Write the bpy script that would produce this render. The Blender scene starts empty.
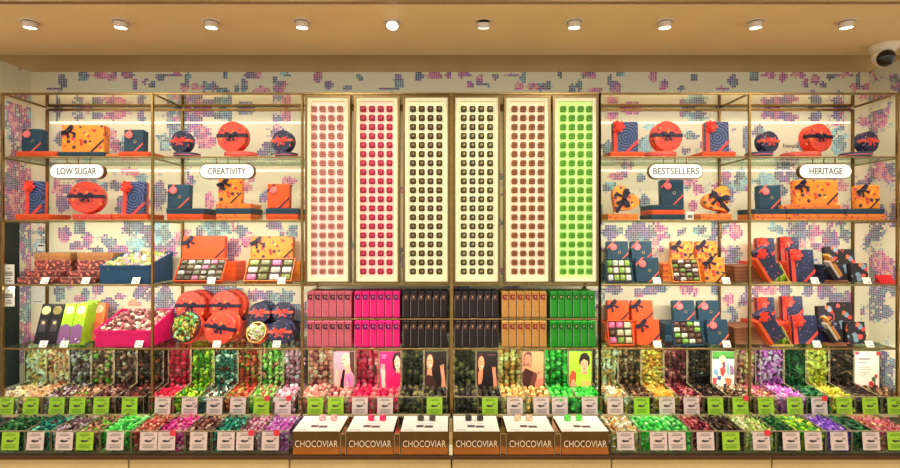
import bpy, bmesh, math, random
from mathutils import Vector, Matrix, Euler, noise

RN = random.Random(11)
E = 1.65          # eye height, metres
F = 540.0         # focal length in pixels of the 900 px wide frame
DF = 3.6          # distance of the shelf fronts
DB = 4.02         # distance of the back wall
S = bpy.context.scene
COL = S.collection
R = math.radians


def wx(px, d=DF):
    return (px - 450.0) * d / F


def wz(py, d=DF):
    return E - (py - 234.0) * d / F


# ------------------------------------------------------------------ materials
def lin(c):
    c = c / 255.0
    return c / 12.92 if c <= 0.04045 else ((c + 0.055) / 1.055) ** 2.4


def L(rgb):
    return (lin(rgb[0]), lin(rgb[1]), lin(rgb[2]), 1.0)


MATS = {}


def new_mat(name):
    m = bpy.data.materials.new(name)
    m.use_nodes = True
    return m, m.node_tree, m.node_tree.nodes['Principled BSDF']


def mat(rgb, rough=0.5, metal=0.0, var=0.10, scale=30.0, coat=0.0, emit=None, es=0.0):
    """plain surface with a light procedural tone variation"""
    key = (rgb, rough, metal, var, scale, coat, emit, es)
    if key in MATS:
        return MATS[key]
    m, nt, p = new_mat('surface_%d' % len(MATS))
    p.inputs['Roughness'].default_value = rough
    p.inputs['Metallic'].default_value = metal
    p.inputs['Coat Weight'].default_value = coat
    if metal == 0:
        p.inputs['Specular IOR Level'].default_value = .28
    p.inputs['Base Color'].default_value = L(rgb)
    if var > 0:
        n = nt.nodes.new('ShaderNodeTexNoise')
        n.inputs['Scale'].default_value = scale
        n.inputs['Detail'].default_value = 3
        tc = nt.nodes.new('ShaderNodeTexCoord')
        nt.links.new(tc.outputs['Object'], n.inputs['Vector'])
        r = nt.nodes.new('ShaderNodeValToRGB')
        a = L(tuple(max(0, v * (1 - var)) for v in rgb))
        b = L(tuple(min(255, v * (1 + var)) for v in rgb))
        r.color_ramp.elements[0].color = a
        r.color_ramp.elements[1].color = b
        r.color_ramp.elements[0].position = 0.3
        r.color_ramp.elements[1].position = 0.7
        nt.links.new(n.outputs['Fac'], r.inputs['Fac'])
        nt.links.new(r.outputs['Color'], p.inputs['Base Color'])
    if emit:
        p.inputs['Emission Color'].default_value = L(emit)
        p.inputs['Emission Strength'].default_value = es
    MATS[key] = m
    return m


def glass(tint=(235, 245, 240), refl=0.05, name='clear_acrylic'):
    key = ('glass', tint, refl)
    if key in MATS:
        return MATS[key]
    m = bpy.data.materials.new(name)
    m.use_nodes = True
    nt = m.node_tree
    nt.nodes.clear()
    out = nt.nodes.new('ShaderNodeOutputMaterial')
    tr = nt.nodes.new('ShaderNodeBsdfTransparent')
    tr.inputs['Color'].default_value = L(tint)
    gl = nt.nodes.new('ShaderNodeBsdfGlossy')
    gl.inputs['Roughness'].default_value = 0.05
    fr = nt.nodes.new('ShaderNodeFresnel')
    fr.inputs['IOR'].default_value = 1.4
    mu = nt.nodes.new('ShaderNodeMath')
    mu.operation = 'MULTIPLY'
    mu.inputs[1].default_value = refl * 8
    mu.use_clamp = True
    mx = nt.nodes.new('ShaderNodeMixShader')
    nt.links.new(fr.outputs[0], mu.inputs[0])
    nt.links.new(mu.outputs[0], mx.inputs[0])
    nt.links.new(tr.outputs[0], mx.inputs[1])
    nt.links.new(gl.outputs[0], mx.inputs[2])
    nt.links.new(mx.outputs[0], out.inputs[0])
    MATS[key] = m
    return m


def spots(base, cols, scale, size=0.33, rough=0.45, key2=0, stem=None):
    """printed paper: coloured flower spots scattered over a base colour"""
    key = ('spots', base, tuple(cols), scale, size, stem)
    if key in MATS:
        return MATS[key]
    m, nt, p = new_mat('printed_paper_%d' % len(MATS))
    p.inputs['Roughness'].default_value = rough
    tc = nt.nodes.new('ShaderNodeTexCoord')
    v = nt.nodes.new('ShaderNodeTexVoronoi')
    v.inputs['Scale'].default_value = scale
    nt.links.new(tc.outputs['Object'], v.inputs['Vector'])
    sep = nt.nodes.new('ShaderNodeSeparateColor')
    nt.links.new(v.outputs['Color'], sep.inputs['Color'])
    ramp = nt.nodes.new('ShaderNodeValToRGB')
    ramp.color_ramp.interpolation = 'CONSTANT'
    els = ramp.color_ramp.elements
    while len(els) < len(cols):
        els.new(0.5)
    for i, c in enumerate(cols):
        els[i].position = i / len(cols)
        els[i].color = L(c)
    nt.links.new(sep.outputs[0], ramp.inputs['Fac'])
    # petal-like edge: distance modulated by fine noise
    n = nt.nodes.new('ShaderNodeTexNoise')
    n.inputs['Scale'].default_value = scale * 3
    nt.links.new(tc.outputs['Object'], n.inputs['Vector'])
    ad = nt.nodes.new('ShaderNodeMath')
    ad.operation = 'MULTIPLY_ADD'
    ad.inputs[1].default_value = 0.35
    nt.links.new(n.outputs['Fac'], ad.inputs[0])
    nt.links.new(v.outputs['Distance'], ad.inputs[2])
    lt = nt.nodes.new('ShaderNodeMath')
    lt.operation = 'LESS_THAN'
    lt.inputs[1].default_value = size + 0.17
    nt.links.new(ad.outputs[0], lt.inputs[0])
    mix = nt.nodes.new('ShaderNodeMix')
    mix.data_type = 'RGBA'
    mix.inputs[6].default_value = L(base)
    nt.links.new(lt.outputs[0], mix.inputs[0])
    nt.links.new(ramp.outputs['Color'], mix.inputs[7])
    nt.links.new(mix.outputs[2], p.inputs['Base Color'])
    MATS[key] = m
    return m


def mandala(bg, c1, c2, rings=95.0, petals=10, edge=None, zc=0.0, rough=0.4):
    """printed mandala: rings and petals around the middle of the lid (local x, z)"""
    key = ('mandala', bg, c1, c2, rings, petals, edge, zc)
    if key in MATS:
        return MATS[key]
    m, nt, p = new_mat('mandala_print_%d' % len(MATS))
    p.inputs['Roughness'].default_value = rough

    def math_(op, a, b=None, c=None):
        k = nt.nodes.new('ShaderNodeMath')
        k.operation = op
        for i, q in enumerate((a, b, c)):
            if q is None:
                continue
            if isinstance(q, (int, float)):
                k.inputs[i].default_value = q
            else:
                nt.links.new(q, k.inputs[i])
        return k.outputs[0]
    tc = nt.nodes.new('ShaderNodeTexCoord')
    sp = nt.nodes.new('ShaderNodeSeparateXYZ')
    nt.links.new(tc.outputs['Object'], sp.inputs[0])
    x = sp.outputs[0]
    z = math_('SUBTRACT', sp.outputs[2], zc)
    r = math_('SQRT', math_('ADD', math_('MULTIPLY', x, x), math_('MULTIPLY', z, z)))
    a = math_('ARCTAN2', z, x)
    pet = math_('SINE', math_('MULTIPLY', a, petals))
    v = math_('SINE', math_('ADD', math_('MULTIPLY', r, rings * 3.4), math_('MULTIPLY', pet, .5)))
    ramp = nt.nodes.new('ShaderNodeValToRGB')
    e = ramp.color_ramp.elements
    e[0].position = 0.35
    e[0].color = L(bg)
    e[1].position = 0.9
    e[1].color = L(c1)
    nt.links.new(math_('MULTIPLY_ADD', v, 0.5, 0.5), ramp.inputs['Fac'])
    vo = nt.nodes.new('ShaderNodeTexVoronoi')
    vo.inputs['Scale'].default_value = 70
    nt.links.new(tc.outputs['Object'], vo.inputs['Vector'])
    lt = math_('LESS_THAN', vo.outputs['Distance'], 0.28)
    far = math_('GREATER_THAN', r, 0.052)
    mx = nt.nodes.new('ShaderNodeMix')
    mx.data_type = 'RGBA'
    nt.links.new(math_('MULTIPLY', lt, far), mx.inputs[0])
    nt.links.new(ramp.outputs['Color'], mx.inputs[6])
    mx.inputs[7].default_value = L(c2)
    nt.links.new(mx.outputs[2], p.inputs['Base Color'])
    MATS[key] = m
    return m


def wood(c1, c2, scale=6.0, rough=0.4, stretch=(1, 12, 12), name='wood'):
    key = ('wood', c1, c2, scale, rough, stretch)
    if key in MATS:
        return MATS[key]
    m, nt, p = new_mat(name)
    p.inputs['Roughness'].default_value = rough
    tc = nt.nodes.new('ShaderNodeTexCoord')
    mp = nt.nodes.new('ShaderNodeMapping')
    mp.inputs['Scale'].default_value = stretch
    n = nt.nodes.new('ShaderNodeTexNoise')
    n.inputs['Scale'].default_value = scale
    n.inputs['Detail'].default_value = 5
    r = nt.nodes.new('ShaderNodeValToRGB')
    r.color_ramp.elements[0].color = L(c1)
    r.color_ramp.elements[1].color = L(c2)
    r.color_ramp.elements[0].position = .3
    r.color_ramp.elements[1].position = .7
    nt.links.new(tc.outputs['Object'], mp.inputs[0])
    nt.links.new(mp.outputs[0], n.inputs['Vector'])
    nt.links.new(n.outputs['Fac'], r.inputs['Fac'])
    nt.links.new(r.outputs['Color'], p.inputs['Base Color'])
    MATS[key] = m
    return m


# ------------------------------------------------------------------ mesh builder
class MB:
    def __init__(self):
        self.v, self.f, self.m = [], [], []

    def add(self, vs, fs, mi=0, M=None):
        o = len(self.v)
        if M is not None:
            vs = [M @ Vector(q) for q in vs]
        self.v.extend([tuple(q) for q in vs])
        for f in fs:
            self.f.append(tuple(i + o for i in f))
            self.m.append(mi)
        return self

    def convex(self, vs, fs, mi=0, M=None):
        vs = [Vector(q) for q in vs]
        c = sum(vs, Vector()) / len(vs)
        out = []
        for f in fs:
            fc = sum((vs[i] for i in f), Vector()) / len(f)
            n = Vector()
            for i in range(len(f)):
                n += vs[f[i]].cross(vs[f[(i + 1) % len(f)]])
            out.append(tuple(f) if n.dot(fc - c) >= 0 else tuple(reversed(f)))
        return self.add(vs, out, mi, M)

    def box(self, x0, x1, y0, y1, z0, z1, mi=0, c=0.0, M=None):
        """axis box, optionally with chamfered edges"""
        if c <= 0:
            vs = [(x, y, z) for x in (x0, x1) for y in (y0, y1) for z in (z0, z1)]
            fs = [(0, 1, 3, 2), (4, 5, 7, 6), (0, 1, 5, 4), (2, 3, 7, 6), (0, 2, 6, 4), (1, 3, 7, 5)]
            return self.convex(vs, fs, mi, M)
        c = min(c, (x1 - x0) * .45, (y1 - y0) * .45, (z1 - z0) * .45)
        vs, idx = [], {}
        for a, X in ((0, x0), (1, x1)):
            for b, Y in ((0, y0), (1, y1)):
                for d, Z in ((0, z0), (1, z1)):
                    sx, sy, sz = (c if a == 0 else -c), (c if b == 0 else -c), (c if d == 0 else -c)
                    for k, q in enumerate(((X, Y + sy, Z + sz), (X + sx, Y, Z + sz), (X + sx, Y + sy, Z))):
                        idx[(a, b, d, k)] = len(vs)
                        vs.append(q)
        fs = []
        for a in (0, 1):
            fs.append([idx[(a, b, d, 0)] for b, d in ((0, 0), (0, 1), (1, 1), (1, 0))])
            fs.append([idx[(b, a, d, 1)] for b, d in ((0, 0), (0, 1), (1, 1), (1, 0))])
            fs.append([idx[(b, d, a, 2)] for b, d in ((0, 0), (0, 1), (1, 1), (1, 0))])
        for a in (0, 1):
            for b in (0, 1):
                fs.append([idx[(a, b, 0, 0)], idx[(a, b, 1, 0)], idx[(a, b, 1, 1)], idx[(a, b, 0, 1)]])
                fs.append([idx[(a, 0, b, 0)], idx[(a, 1, b, 0)], idx[(a, 1, b, 2)], idx[(a, 0, b, 2)]])
                fs.append([idx[(0, a, b, 1)], idx[(1, a, b, 1)], idx[(1, a, b, 2)], idx[(0, a, b, 2)]])
                for d in (0, 1):
                    fs.append([idx[(a, b, d, 0)], idx[(a, b, d, 1)], idx[(a, b, d, 2)]])
        return self.convex(vs, fs, mi, M)

    def prism(self, pts, y0, y1, mi=0, M=None):
        """2D outline (x, z) counted anticlockwise seen from the front, extruded from y0 (front) to y1"""
        n = len(pts)
        ar = sum(pts[i][0] * pts[(i + 1) % n][1] - pts[(i + 1) % n][0] * pts[i][1] for i in range(n))
        if ar < 0:
            pts = pts[::-1]
        vs = [(x, y0, z) for x, z in pts] + [(x, y1, z) for x, z in pts]
        fs = [tuple(range(n)), tuple(range(2 * n - 1, n - 1, -1))]
        for i in range(n):
            j = (i + 1) % n
            fs.append((j, i, n + i, n + j))
        return self.add(vs, fs, mi, M)

    def yprism(self, pts, x0, x1, mi=0, M=None):
        """outline in (y, z), extruded along x"""
        Q = Matrix(((0, 1, 0, 0), (1, 0, 0, 0), (0, 0, 1, 0), (0, 0, 0, 1)))
        n0 = len(self.f)
        self.prism(pts, x0, x1, mi, (M @ Q) if M is not None else Q)
        for k in range(n0, len(self.f)):
            self.f[k] = tuple(reversed(self.f[k]))
        return self

    def lathe(self, prof, n=24, axis='z', mi=0, M=None, sx=1.0):
        """prof: (radius, height) from one pole to the other; r=0 ends close"""
        vs, fs, rings = [], [], []
        for r, h in prof:
            if r <= 1e-6:
                rings.append([len(vs)])
                vs.append((0, 0, h))
            else:
                rings.append(list(range(len(vs), len(vs) + n)))
                for k in range(n):
                    a = 2 * math.pi * k / n
                    vs.append((r * math.cos(a), r * math.sin(a), h))
        for a, b in zip(rings, rings[1:]):
            for k in range(n):
                j = (k + 1) % n
                if len(a) == 1 and len(b) == 1:
                    continue
                if len(a) == 1:
                    fs.append((a[0], b[j], b[k]))
                elif len(b) == 1:
                    fs.append((a[k], a[j], b[0]))
                else:
                    fs.append((a[k], a[j], b[j], b[k]))
        if axis == 'y':      # height runs towards the viewer (-y)
            vs = [(x * sx, -h, y) for x, y, h in vs]
        return self.add(vs, fs, mi, M)

    def tube(self, pts, r, n=6, mi=0, M=None):
        pts = [Vector(p) for p in pts]
        vs, fs = [], []
        rr = r if isinstance(r, (list, tuple)) else [r] * len(pts)
        for i, p in enumerate(pts):
            t = (pts[min(i + 1, len(pts) - 1)] - pts[max(i - 1, 0)]).normalized()
            u = t.cross(Vector((0.123, 0.9, 0.3)))
            if u.length < 1e-3:
                u = t.cross(Vector((1, 0, 0)))
            u.normalize()
            w = t.cross(u)
            for k in range(n):
                a = 2 * math.pi * k / n
                vs.append(p + (u * math.cos(a) + w * math.sin(a)) * rr[i])
        for i in range(len(pts) - 1):
            for k in range(n):
                j = (k + 1) % n
                fs.append((i * n + k, i * n + j, (i + 1) * n + j, (i + 1) * n + k))
        fs.append(tuple(range(n))[::-1])
        fs.append(tuple(range((len(pts) - 1) * n, len(pts) * n)))
        return self.add(vs, fs, mi, M)

    def mesh(self, name, mats, smooth=False):
        me = bpy.data.meshes.new(name)
        me.from_pydata(self.v, [], self.f)
        for q in (mats if isinstance(mats, (list, tuple)) else [mats]):
            me.materials.append(q)
        if any(self.m):
            me.polygons.foreach_set('material_index', self.m)
        if smooth:
            me.polygons.foreach_set('use_smooth', [True] * len(self.f))
        me.update()
        return me

    def build(self, name, mats, parent=None, smooth=False, loc=None, rot=None):
        return link(name, self.mesh(name, mats, smooth), parent, loc, rot)


def link(name, me, parent=None, loc=None, rot=None):
    o = bpy.data.objects.new(name, me)
    COL.objects.link(o)
    if parent:
        o.parent = parent
    if loc is not None:
        o.location = loc
    if rot is not None:
        o.rotation_euler = rot
    return o


CACHE = {}


def part(name, key, fn, mats, parent, smooth=False, loc=None, rot=None, label=None):
    if key not in CACHE:
        CACHE[key] = fn().mesh(name, mats, smooth)
    o = link(name, CACHE[key], parent, loc, rot)
    if label:
        o['label'] = label
    return o


LABELS = {}


def tag(o, label, cat, group=None):
    o['label'] = label
    o['category'] = cat
    if group:
        o['group'] = group
    LABELS.setdefault(label, []).append(o)
    n = len(label.split())
    if not 4 <= n <= 16:
        print('LABEL LENGTH', n, label)
    return o


def thing(name, label, cat, loc=(0, 0, 0), rot=(0, 0, 0), group=None):
    o = bpy.data.objects.new(name, None)
    COL.objects.link(o)
    o.empty_display_size = 0.05
    o.location = loc
    o.rotation_euler = rot
    return tag(o, label, cat, group)


def struct(o):
    o['kind'] = 'structure'
    return o


def text_mesh(s, size, depth=0.0006, shear=0.0, bold=0.0, align='CENTER'):
    key = ('txt', s, size, depth, shear, bold, align)
    if key in CACHE:
        return CACHE[key]
    cu = bpy.data.curves.new('lettering', 'FONT')
    cu.body = s
    cu.size = size
    cu.extrude = depth
    cu.shear = shear
    cu.offset = bold
    cu.align_x = align
    cu.align_y = 'CENTER'
    cu.resolution_u = 3
    o = bpy.data.objects.new('lettering', cu)
    COL.objects.link(o)
    dg = bpy.context.evaluated_depsgraph_get()
    me = bpy.data.meshes.new_from_object(o.evaluated_get(dg))
    bpy.data.objects.remove(o)
    CACHE[key] = me
    return me


def lettering(s, size, m, parent, loc, width=None, **kw):
    me = text_mesh(s, size, **kw).copy()
    me.materials.clear()
    me.materials.append(m)
    o = link('lettering', me, parent, loc, (math.pi / 2, 0, 0))
    if width:
        xs = [v.co.x for v in me.vertices]
        o.scale = (width / (max(xs) - min(xs)), 1, 1)
    return o


ORD = ['first', 'second', 'third', 'fourth', 'fifth', 'sixth', 'seventh', 'eighth', 'ninth', 'tenth', 'eleventh',
       'twelfth', 'thirteenth', 'fourteenth', 'fifteenth']
BAY = {'L1': 'LOW SUGAR', 'L2': 'CREATIVITY', 'R1': 'BESTSELLERS', 'R2': 'HERITAGE'}
ROW = {1: 'top', 2: 'second', 3: 'third', 4: 'fourth'}


def on(bay, row):
    return '%s %s shelf' % (ROW[row], BAY[bay])


# colours --------------------------------------------------------------
brass = mat((146, 118, 70), .3, 1.0, .06)
edge_brass = mat((150, 122, 76), .3, 1.0, .06)
brass_dark = mat((120, 88, 48), .35, 1.0, .06)
gold_frame = mat((124, 100, 62), .32, .9, .05)
cream_frame = mat((236, 230, 186), .5, 0, .03)
lit_edge = mat((236, 232, 190), .5, 0, .02, emit=(236, 232, 190), es=.18)
white = mat((240, 238, 228), .5, 0, .02)
paperwhite = mat((236, 232, 222), .6, 0, .02)
lime_card = mat((158, 202, 54), .55, 0, .03)
pink_card = mat((218, 198, 190), .6, 0, .03)
ink = mat((70, 62, 60), .6, 0, 0)
ink_soft = mat((128, 118, 112), .6, 0, 0)
ink_lime = mat((96, 140, 20), .6, 0, 0)
red_sticker = mat((222, 58, 70), .5, 0, .03)
acrylic = glass()
shelf_glass = glass((226, 238, 226), .06, 'shelf_glass')
TEAL, NAVY, ORANGE, CORAL, MAGENTA = (36, 66, 84), (36, 40, 78), (224, 84, 36), (228, 100, 76), (226, 20, 108)
P_teal = mat(TEAL, .45, 0, .06)
P_navy = mat(NAVY, .45, 0, .06)
P_orange = mat(ORANGE, .42, 0, .05)
P_coral = mat(CORAL, .4, 0, .06)
P_coralred = mat((230, 70, 52), .35, 0, .1)
P_pink = mat((238, 120, 120), .4, 0, .06)
P_ribnavy = mat((34, 30, 52), .35, 0, .08)
P_magenta = mat(MAGENTA, .4, 0, .05)
P_blue = mat((38, 78, 114), .4, 0, .05)
P_black = mat((30, 26, 28), .4, 0, .1)
P_gold = mat((226, 190, 110), .3, .7, .05)
P_floral = spots((240, 142, 36), [(214, 40, 50), (226, 70, 90), (70, 40, 60), (240, 180, 60), (200, 50, 40), (150, 70, 40)], 27, .36)
P_floralflat = spots((236, 130, 44), [(214, 60, 50), (226, 100, 60), (160, 70, 50)], 34, .30)
P_dark_floral = spots((34, 26, 32), [(224, 62, 44), (236, 110, 60), (214, 80, 70), (120, 150, 170), (60, 50, 60)], 21, .40)
P_redtin = spots((212, 66, 40), [(164, 24, 40), (246, 136, 70), (190, 34, 54), (120, 30, 36), (248, 160, 100)], 34, .36)
P_redtin_side = spots((226, 74, 52), [(246, 140, 100), (200, 40, 50)], 60, .25)
P_navytin_side = mat((58, 62, 92), .35, .2, .1)
P_mandala = mandala((26, 34, 70), (64, 98, 150), (110, 84, 130), 95, 12)
P_starry = spots((28, 34, 68), [(84, 104, 160), (196, 84, 80), (96, 76, 130), (50, 56, 100), (40, 46, 86)], 44, .25)
P_navyface = spots((34, 36, 64), [(120, 116, 160), (216, 84, 74), (84, 92, 140), (176, 150, 180), (60, 62, 104)], 52, .34)
P_cocoa = spots((104, 52, 46), [(224, 124, 104), (232, 150, 124), (196, 96, 84)], 48, .40)
P_kraft = mat((158, 106, 62), .6, 0, .12, 60)
P_brownbox = mat((124, 74, 46), .5, 0, .12)


# ------------------------------------------------------------------ ribbons and bows
def bow_mb(s):
    """two loops, a knot and two tails, facing the viewer (-y)"""
    b = MB()
    for sg in (-1, 1):
        loop = [(sg * .05 * s, .10 * s), (sg * .30 * s, .34 * s), (sg * .62 * s, .36 * s), (sg * .66 * s, .06 * s),
                (sg * .40 * s, -.08 * s), (sg * .12 * s, -.08 * s)]
        b.prism(loop, -.10 * s, -.01 * s)
        tail = [(sg * .04 * s, 0), (sg * .16 * s, -.04 * s), (sg * .50 * s, -.56 * s), (sg * .36 * s, -.52 * s), (sg * .26 * s, -.62 * s)]
        b.prism(tail, -.06 * s, -.005 * s)
    b.lathe([(0, -.0), (.13 * s, .03 * s), (.15 * s, .10 * s), (.09 * s, .16 * s), (0, .18 * s)], 10, 'y')
    return b


def rosette_mb(s):
    b = MB()
    n = 14
    pts = []
    for k in range(n * 2):
        a = math.pi * k / n
        r = s * (.5 if k % 2 == 0 else .43)
        pts.append((r * math.cos(a), r * math.sin(a)))
    b.prism(pts, -.10 * s, 0)
    b.lathe([(.36 * s, .09 * s), (.30 * s, .17 * s), (.16 * s, .15 * s), (0, .17 * s)], 14, 'y')
    return b


def flower_mb(s):
    """many looped ribbon petals"""
    b = MB()
    r = random.Random(5)
    for ring, (n, rad, y) in enumerate(((7, .62, 0), (6, .42, -.16 * s), (3, .2, -.26 * s))):
        for k in range(n):
            a = 2 * math.pi * (k + .3 * ring) / n + r.uniform(-.15, .15)
            q = s * rad * r.uniform(.85, 1.1)
            M = Matrix.Translation((0, y, 0)) @ Matrix.Rotation(-a, 4, 'Y') @ Matrix.Rotation(R(-18), 4, 'Z')
            b.prism([(.05 * s, -.04 * s), (q * .6, -.17 * s), (q, -.10 * s), (q * .96, .10 * s), (q * .6, .17 * s), (.05 * s, .05 * s)],
                    -.10 * s, -.02 * s, 0, M)
    return b


def strip_tl(w, h, t, a):
    """diagonal ribbon across the top left corner of a w x h face (x centred, z from 0)"""
    x0 = -w / 2
    return [(x0, h - a), (x0, h - a - t), (x0 + a + t, h), (x0 + a, h)]


def strip_br(w, h, t, a):
    x1 = w / 2
    return [(x1, a), (x1, a + t), (x1 - a - t, 0), (x1 - a, 0)]


STYLE = {
    'teal': dict(lid=P_teal, base=P_teal, rib=P_coral, deco='rosette', dm=P_pink, word='dark teal', decow='coral rosette', emblem=True),
    'orange': dict(lid=P_orange, base=P_orange, rib=P_ribnavy, deco='bow', dm=P_ribnavy, word='plain orange', decow='navy bow'),
    'orange_r': dict(lid=P_orange, base=P_orange, rib=P_ribnavy, deco='rosette', dm=P_pink, word='plain orange', decow='pink rosette'),
    'floral': dict(lid=P_floral, base=P_floralflat, rib=P_ribnavy, deco='bow', dm=P_ribnavy, word='orange floral', decow='navy bow'),
    'mandala': dict(lid=P_mandala, base=P_orange, rib=P_coralred, deco='flower', dm=P_coralred, word='blue mandala', decow='coral ribbon flower', spine=True),
    'starry': dict(lid=P_starry, base=P_orange, rib=P_coralred, deco='flower', dm=P_coralred, word='starry blue', decow='coral ribbon flower', spine=True),
    'dark_floral': dict(lid=P_dark_floral, base=P_black, rib=P_black, deco=None, dm=P_black, word='dark poppy print', decow=''),
    'navy': dict(lid=P_navy, base=P_navy, word='navy'),
    'brown': dict(lid=P_brownbox, base=P_brownbox, word='brown'),
    'redtin': dict(lid=P_redtin_side, base=P_redtin_side, word='red'),
    'cocoa': dict(lid=P_cocoa, base=P_cocoa, word='cocoa'),
    'kraft': dict(lid=P_kraft, base=P_kraft, word='kraft'),
}


def gift(style, x0, x1, hpx, zb, d, dep, label, tilt=0, yaw=0, roll=0, cat='gift box', group=None, spine=None):
    """gift box standing on its edge with its lid to the viewer"""
    st = STYLE[style]
    # the outline measured in the photograph includes the end of the box facing the middle
    side = abs(450 - (x0 + x1) / 2) * dep / (d + dep)
    if x0 < 450:
        x1 -= side
    else:
        x0 += side
    w = (x1 - x0) * d / F
    h = hpx * d / F
    x = wx((x0 + x1) / 2, d)
    lift = dep * math.sin(R(tilt)) + (w / 2 * abs(math.sin(R(roll))))
    t = thing('gift_box', label, cat, (x, d, zb + lift), (R(-tilt), R(roll), R(yaw)), group)
    k = (style, round(w, 4), round(h, 4), dep)
    zc = h / 2
    ld = dep * .55
    # lid origin sits in the middle of the face so that printed patterns centre on it
    part('lid', ('glid',) + k, lambda: MB().box(-w / 2, w / 2, 0, ld, -zc, zc, 0, .0025), st['lid'], t, loc=(0, 0, zc))
    part('base', ('gbase',) + k, lambda: MB().box(-w / 2 + .002, w / 2 - .002, ld, dep, .002, h - .002, 0, .002), st['base'], t)
    rt = .013 if w < .2 else .016
    if st.get('rib'):
        a1 = min(w, h) * .30
        if st['deco'] == 'flower':
            rb = (lambda: MB().prism([(-w / 2, 0), (-w / 2 + .025, 0), (-w / 2 + .025, h), (-w / 2, h)], -.0022, .001), lambda: MB().prism(strip_br(w, h, .022, w * .42), -.0022, .001))
        else:
            rb = (lambda: MB().prism(strip_tl(w, h, rt, a1), -.0022, .001), lambda: MB().prism(strip_br(w, h, rt, min(w, h) * .42), -.0022, .001))
        for i, f in enumerate(rb):
            part('ribbon', ('grib', style, i) + k, f, st['rib'], t)
        if st['deco'] == 'rosette':
            s = .052
            part('rosette', ('ros', s), lambda: rosette_mb(s), st['dm'], t, loc=(-w / 2 + a1 * .95, -.002, h - a1 * .95))
        elif st['deco'] == 'bow':
            s = .070
            part('bow', ('bow', s), lambda: bow_mb(s), st['dm'], t, rot=(0, R(-38), 0), loc=(-w / 2 + a1 * .80, -.002, h - a1 * .80))
        elif st['deco'] == 'flower':
            s = .074
            part('ribbon_flower', ('flo', s), lambda: flower_mb(s), st['dm'], t, loc=(-w / 2 + .03, -.004, h - .042))
    if st.get('emblem'):
        part('emblem', ('emb',), lambda: MB().lathe([(.008, 0), (.010, 0), (.010, .001), (.008, .001), (.008, 0)], 18, 'y'), P_gold, t, loc=(w * .08, -.0005, h * .47))
    return t


def flat(style, x0, x1, zb, h, d, dep, label, cat='gift box', group=None, two=True):
    """gift box lying flat; only its edge shows"""
    st = STYLE[style]
    w = (x1 - x0) * d / F
    t = thing('gift_box', label, cat, (wx((x0 + x1) / 2, d), d, zb), group=group)
    lm = st['lid'] if style not in ('floral', 'mandala') else (P_floralflat if style == 'floral' else P_navy)
    k = (style, round(w, 4), round(h, 4), dep)
    part('lid', ('flid',) + k, lambda: MB().box(-w / 2, w / 2, 0, dep, h * .38, h, 0, .002), lm, t)
    part('base', ('fbase',) + k, lambda: MB().box(-w / 2 + .002, w / 2 - .002, .002, dep - .002, 0, h * .40, 0, .001), st['base'], t)
    return t


TIN = {
    'red': dict(face=P_redtin, side=P_redtin_side, rib=P_ribnavy, bow=P_ribnavy),
    'navy': dict(face=P_navyface, side=P_navytin_side, rib=P_coral, bow=P_coralred),
}


def tin(style, px, dia_px, zb, d, dep, label, tilt=4, yaw=0, roll=0, group=None, ribbon=True):
    """round tin standing on its rim with its lid to the viewer"""
    st = TIN[style]
    side = abs(450 - px) * dep / (d + dep)
    dia_px -= side * .6
    px += (-1 if px < 450 else 1) * side * .35
    r = dia_px * d / F / 2
    t = thing('round_tin', label, 'round tin', (wx(px, d), d, zb + dep * math.sin(R(tilt))), (R(-tilt), R(roll), R(yaw)), group)
    k = (style, round(r, 4), dep)
    ld = dep * .5
    part('lid', ('tlid',) + k, lambda: MB().lathe([(0, -ld), (r, -ld), (r, -.004), (r - .004, 0), (0, .002)], 40, 'y'), st['face'], t, loc=(0, 0, r))
    part('base', ('tbase',) + k, lambda: MB().lathe([(0, -dep), (r - .005, -dep), (r - .002, -dep + .004), (r - .002, -ld), (0, -ld)], 40, 'y'), st['side'], t, loc=(0, 0, r))
    if ribbon:
        b = .012 if r > .09 else .009

        def rib():
            m = MB()
            xx = math.sqrt(max(r * r - b * b, 0)) + .001
            m.box(-xx, xx, -.004, -.0005, -b, b)
            m.box(-xx - .001, -xx + .002, -.004, ld, -b, b)
            m.box(xx - .002, xx + .001, -.004, ld, -b, b)
            return m
        part('ribbon', ('trib',) + k, rib, st['rib'], t, loc=(0, 0, r + r * .05))
        s = r * (.62 if style == 'red' else .8)
        part('bow', ('bow', round(s, 4), style), lambda: bow_mb(s), st['bow'], t, loc=(0, -.004, r + r * .05))
    return t


def flat_tin(style, px, dia_px, zb, h, d, label, group=None):
    st = TIN[style]
    r = dia_px * d / F / 2
    t = thing('round_tin', label, 'round tin', (wx(px, d), d + r, zb), group=group)
    k = (style, round(r, 4), round(h, 4))
    part('base', ('ftb',) + k, lambda: MB().lathe([(0, 0), (r - .003, 0), (r - .003, h * .5), (0, h * .5)], 40), st['side'], t)
    part('lid', ('ftl',) + k, lambda: MB().lathe([(0, h * .5), (r, h * .5), (r, h - .003), (r - .004, h), (0, h)], 40), P_coral if style == 'red' else st['side'], t)
    part('stripe', ('fts',) + k, lambda: MB().lathe([(r - .001, h * .45), (r + .001, h * .45), (r + .001, h * .58), (r - .001, h * .58)], 40), P_pink, t)
    return t


# ------------------------------------------------------------------ sweets
def ico(sub=1):
    bm = bmesh.new()
    bmesh.ops.create_icosphere(bm, subdivisions=sub, radius=1)
    vs = [v.co.copy() for v in bm.verts]
    fs = [tuple(v.index for v in f.verts) for f in bm.faces]
    bm.free()
    return vs, fs


ICO1 = ico(1)
ICO2 = ico(2)


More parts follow.
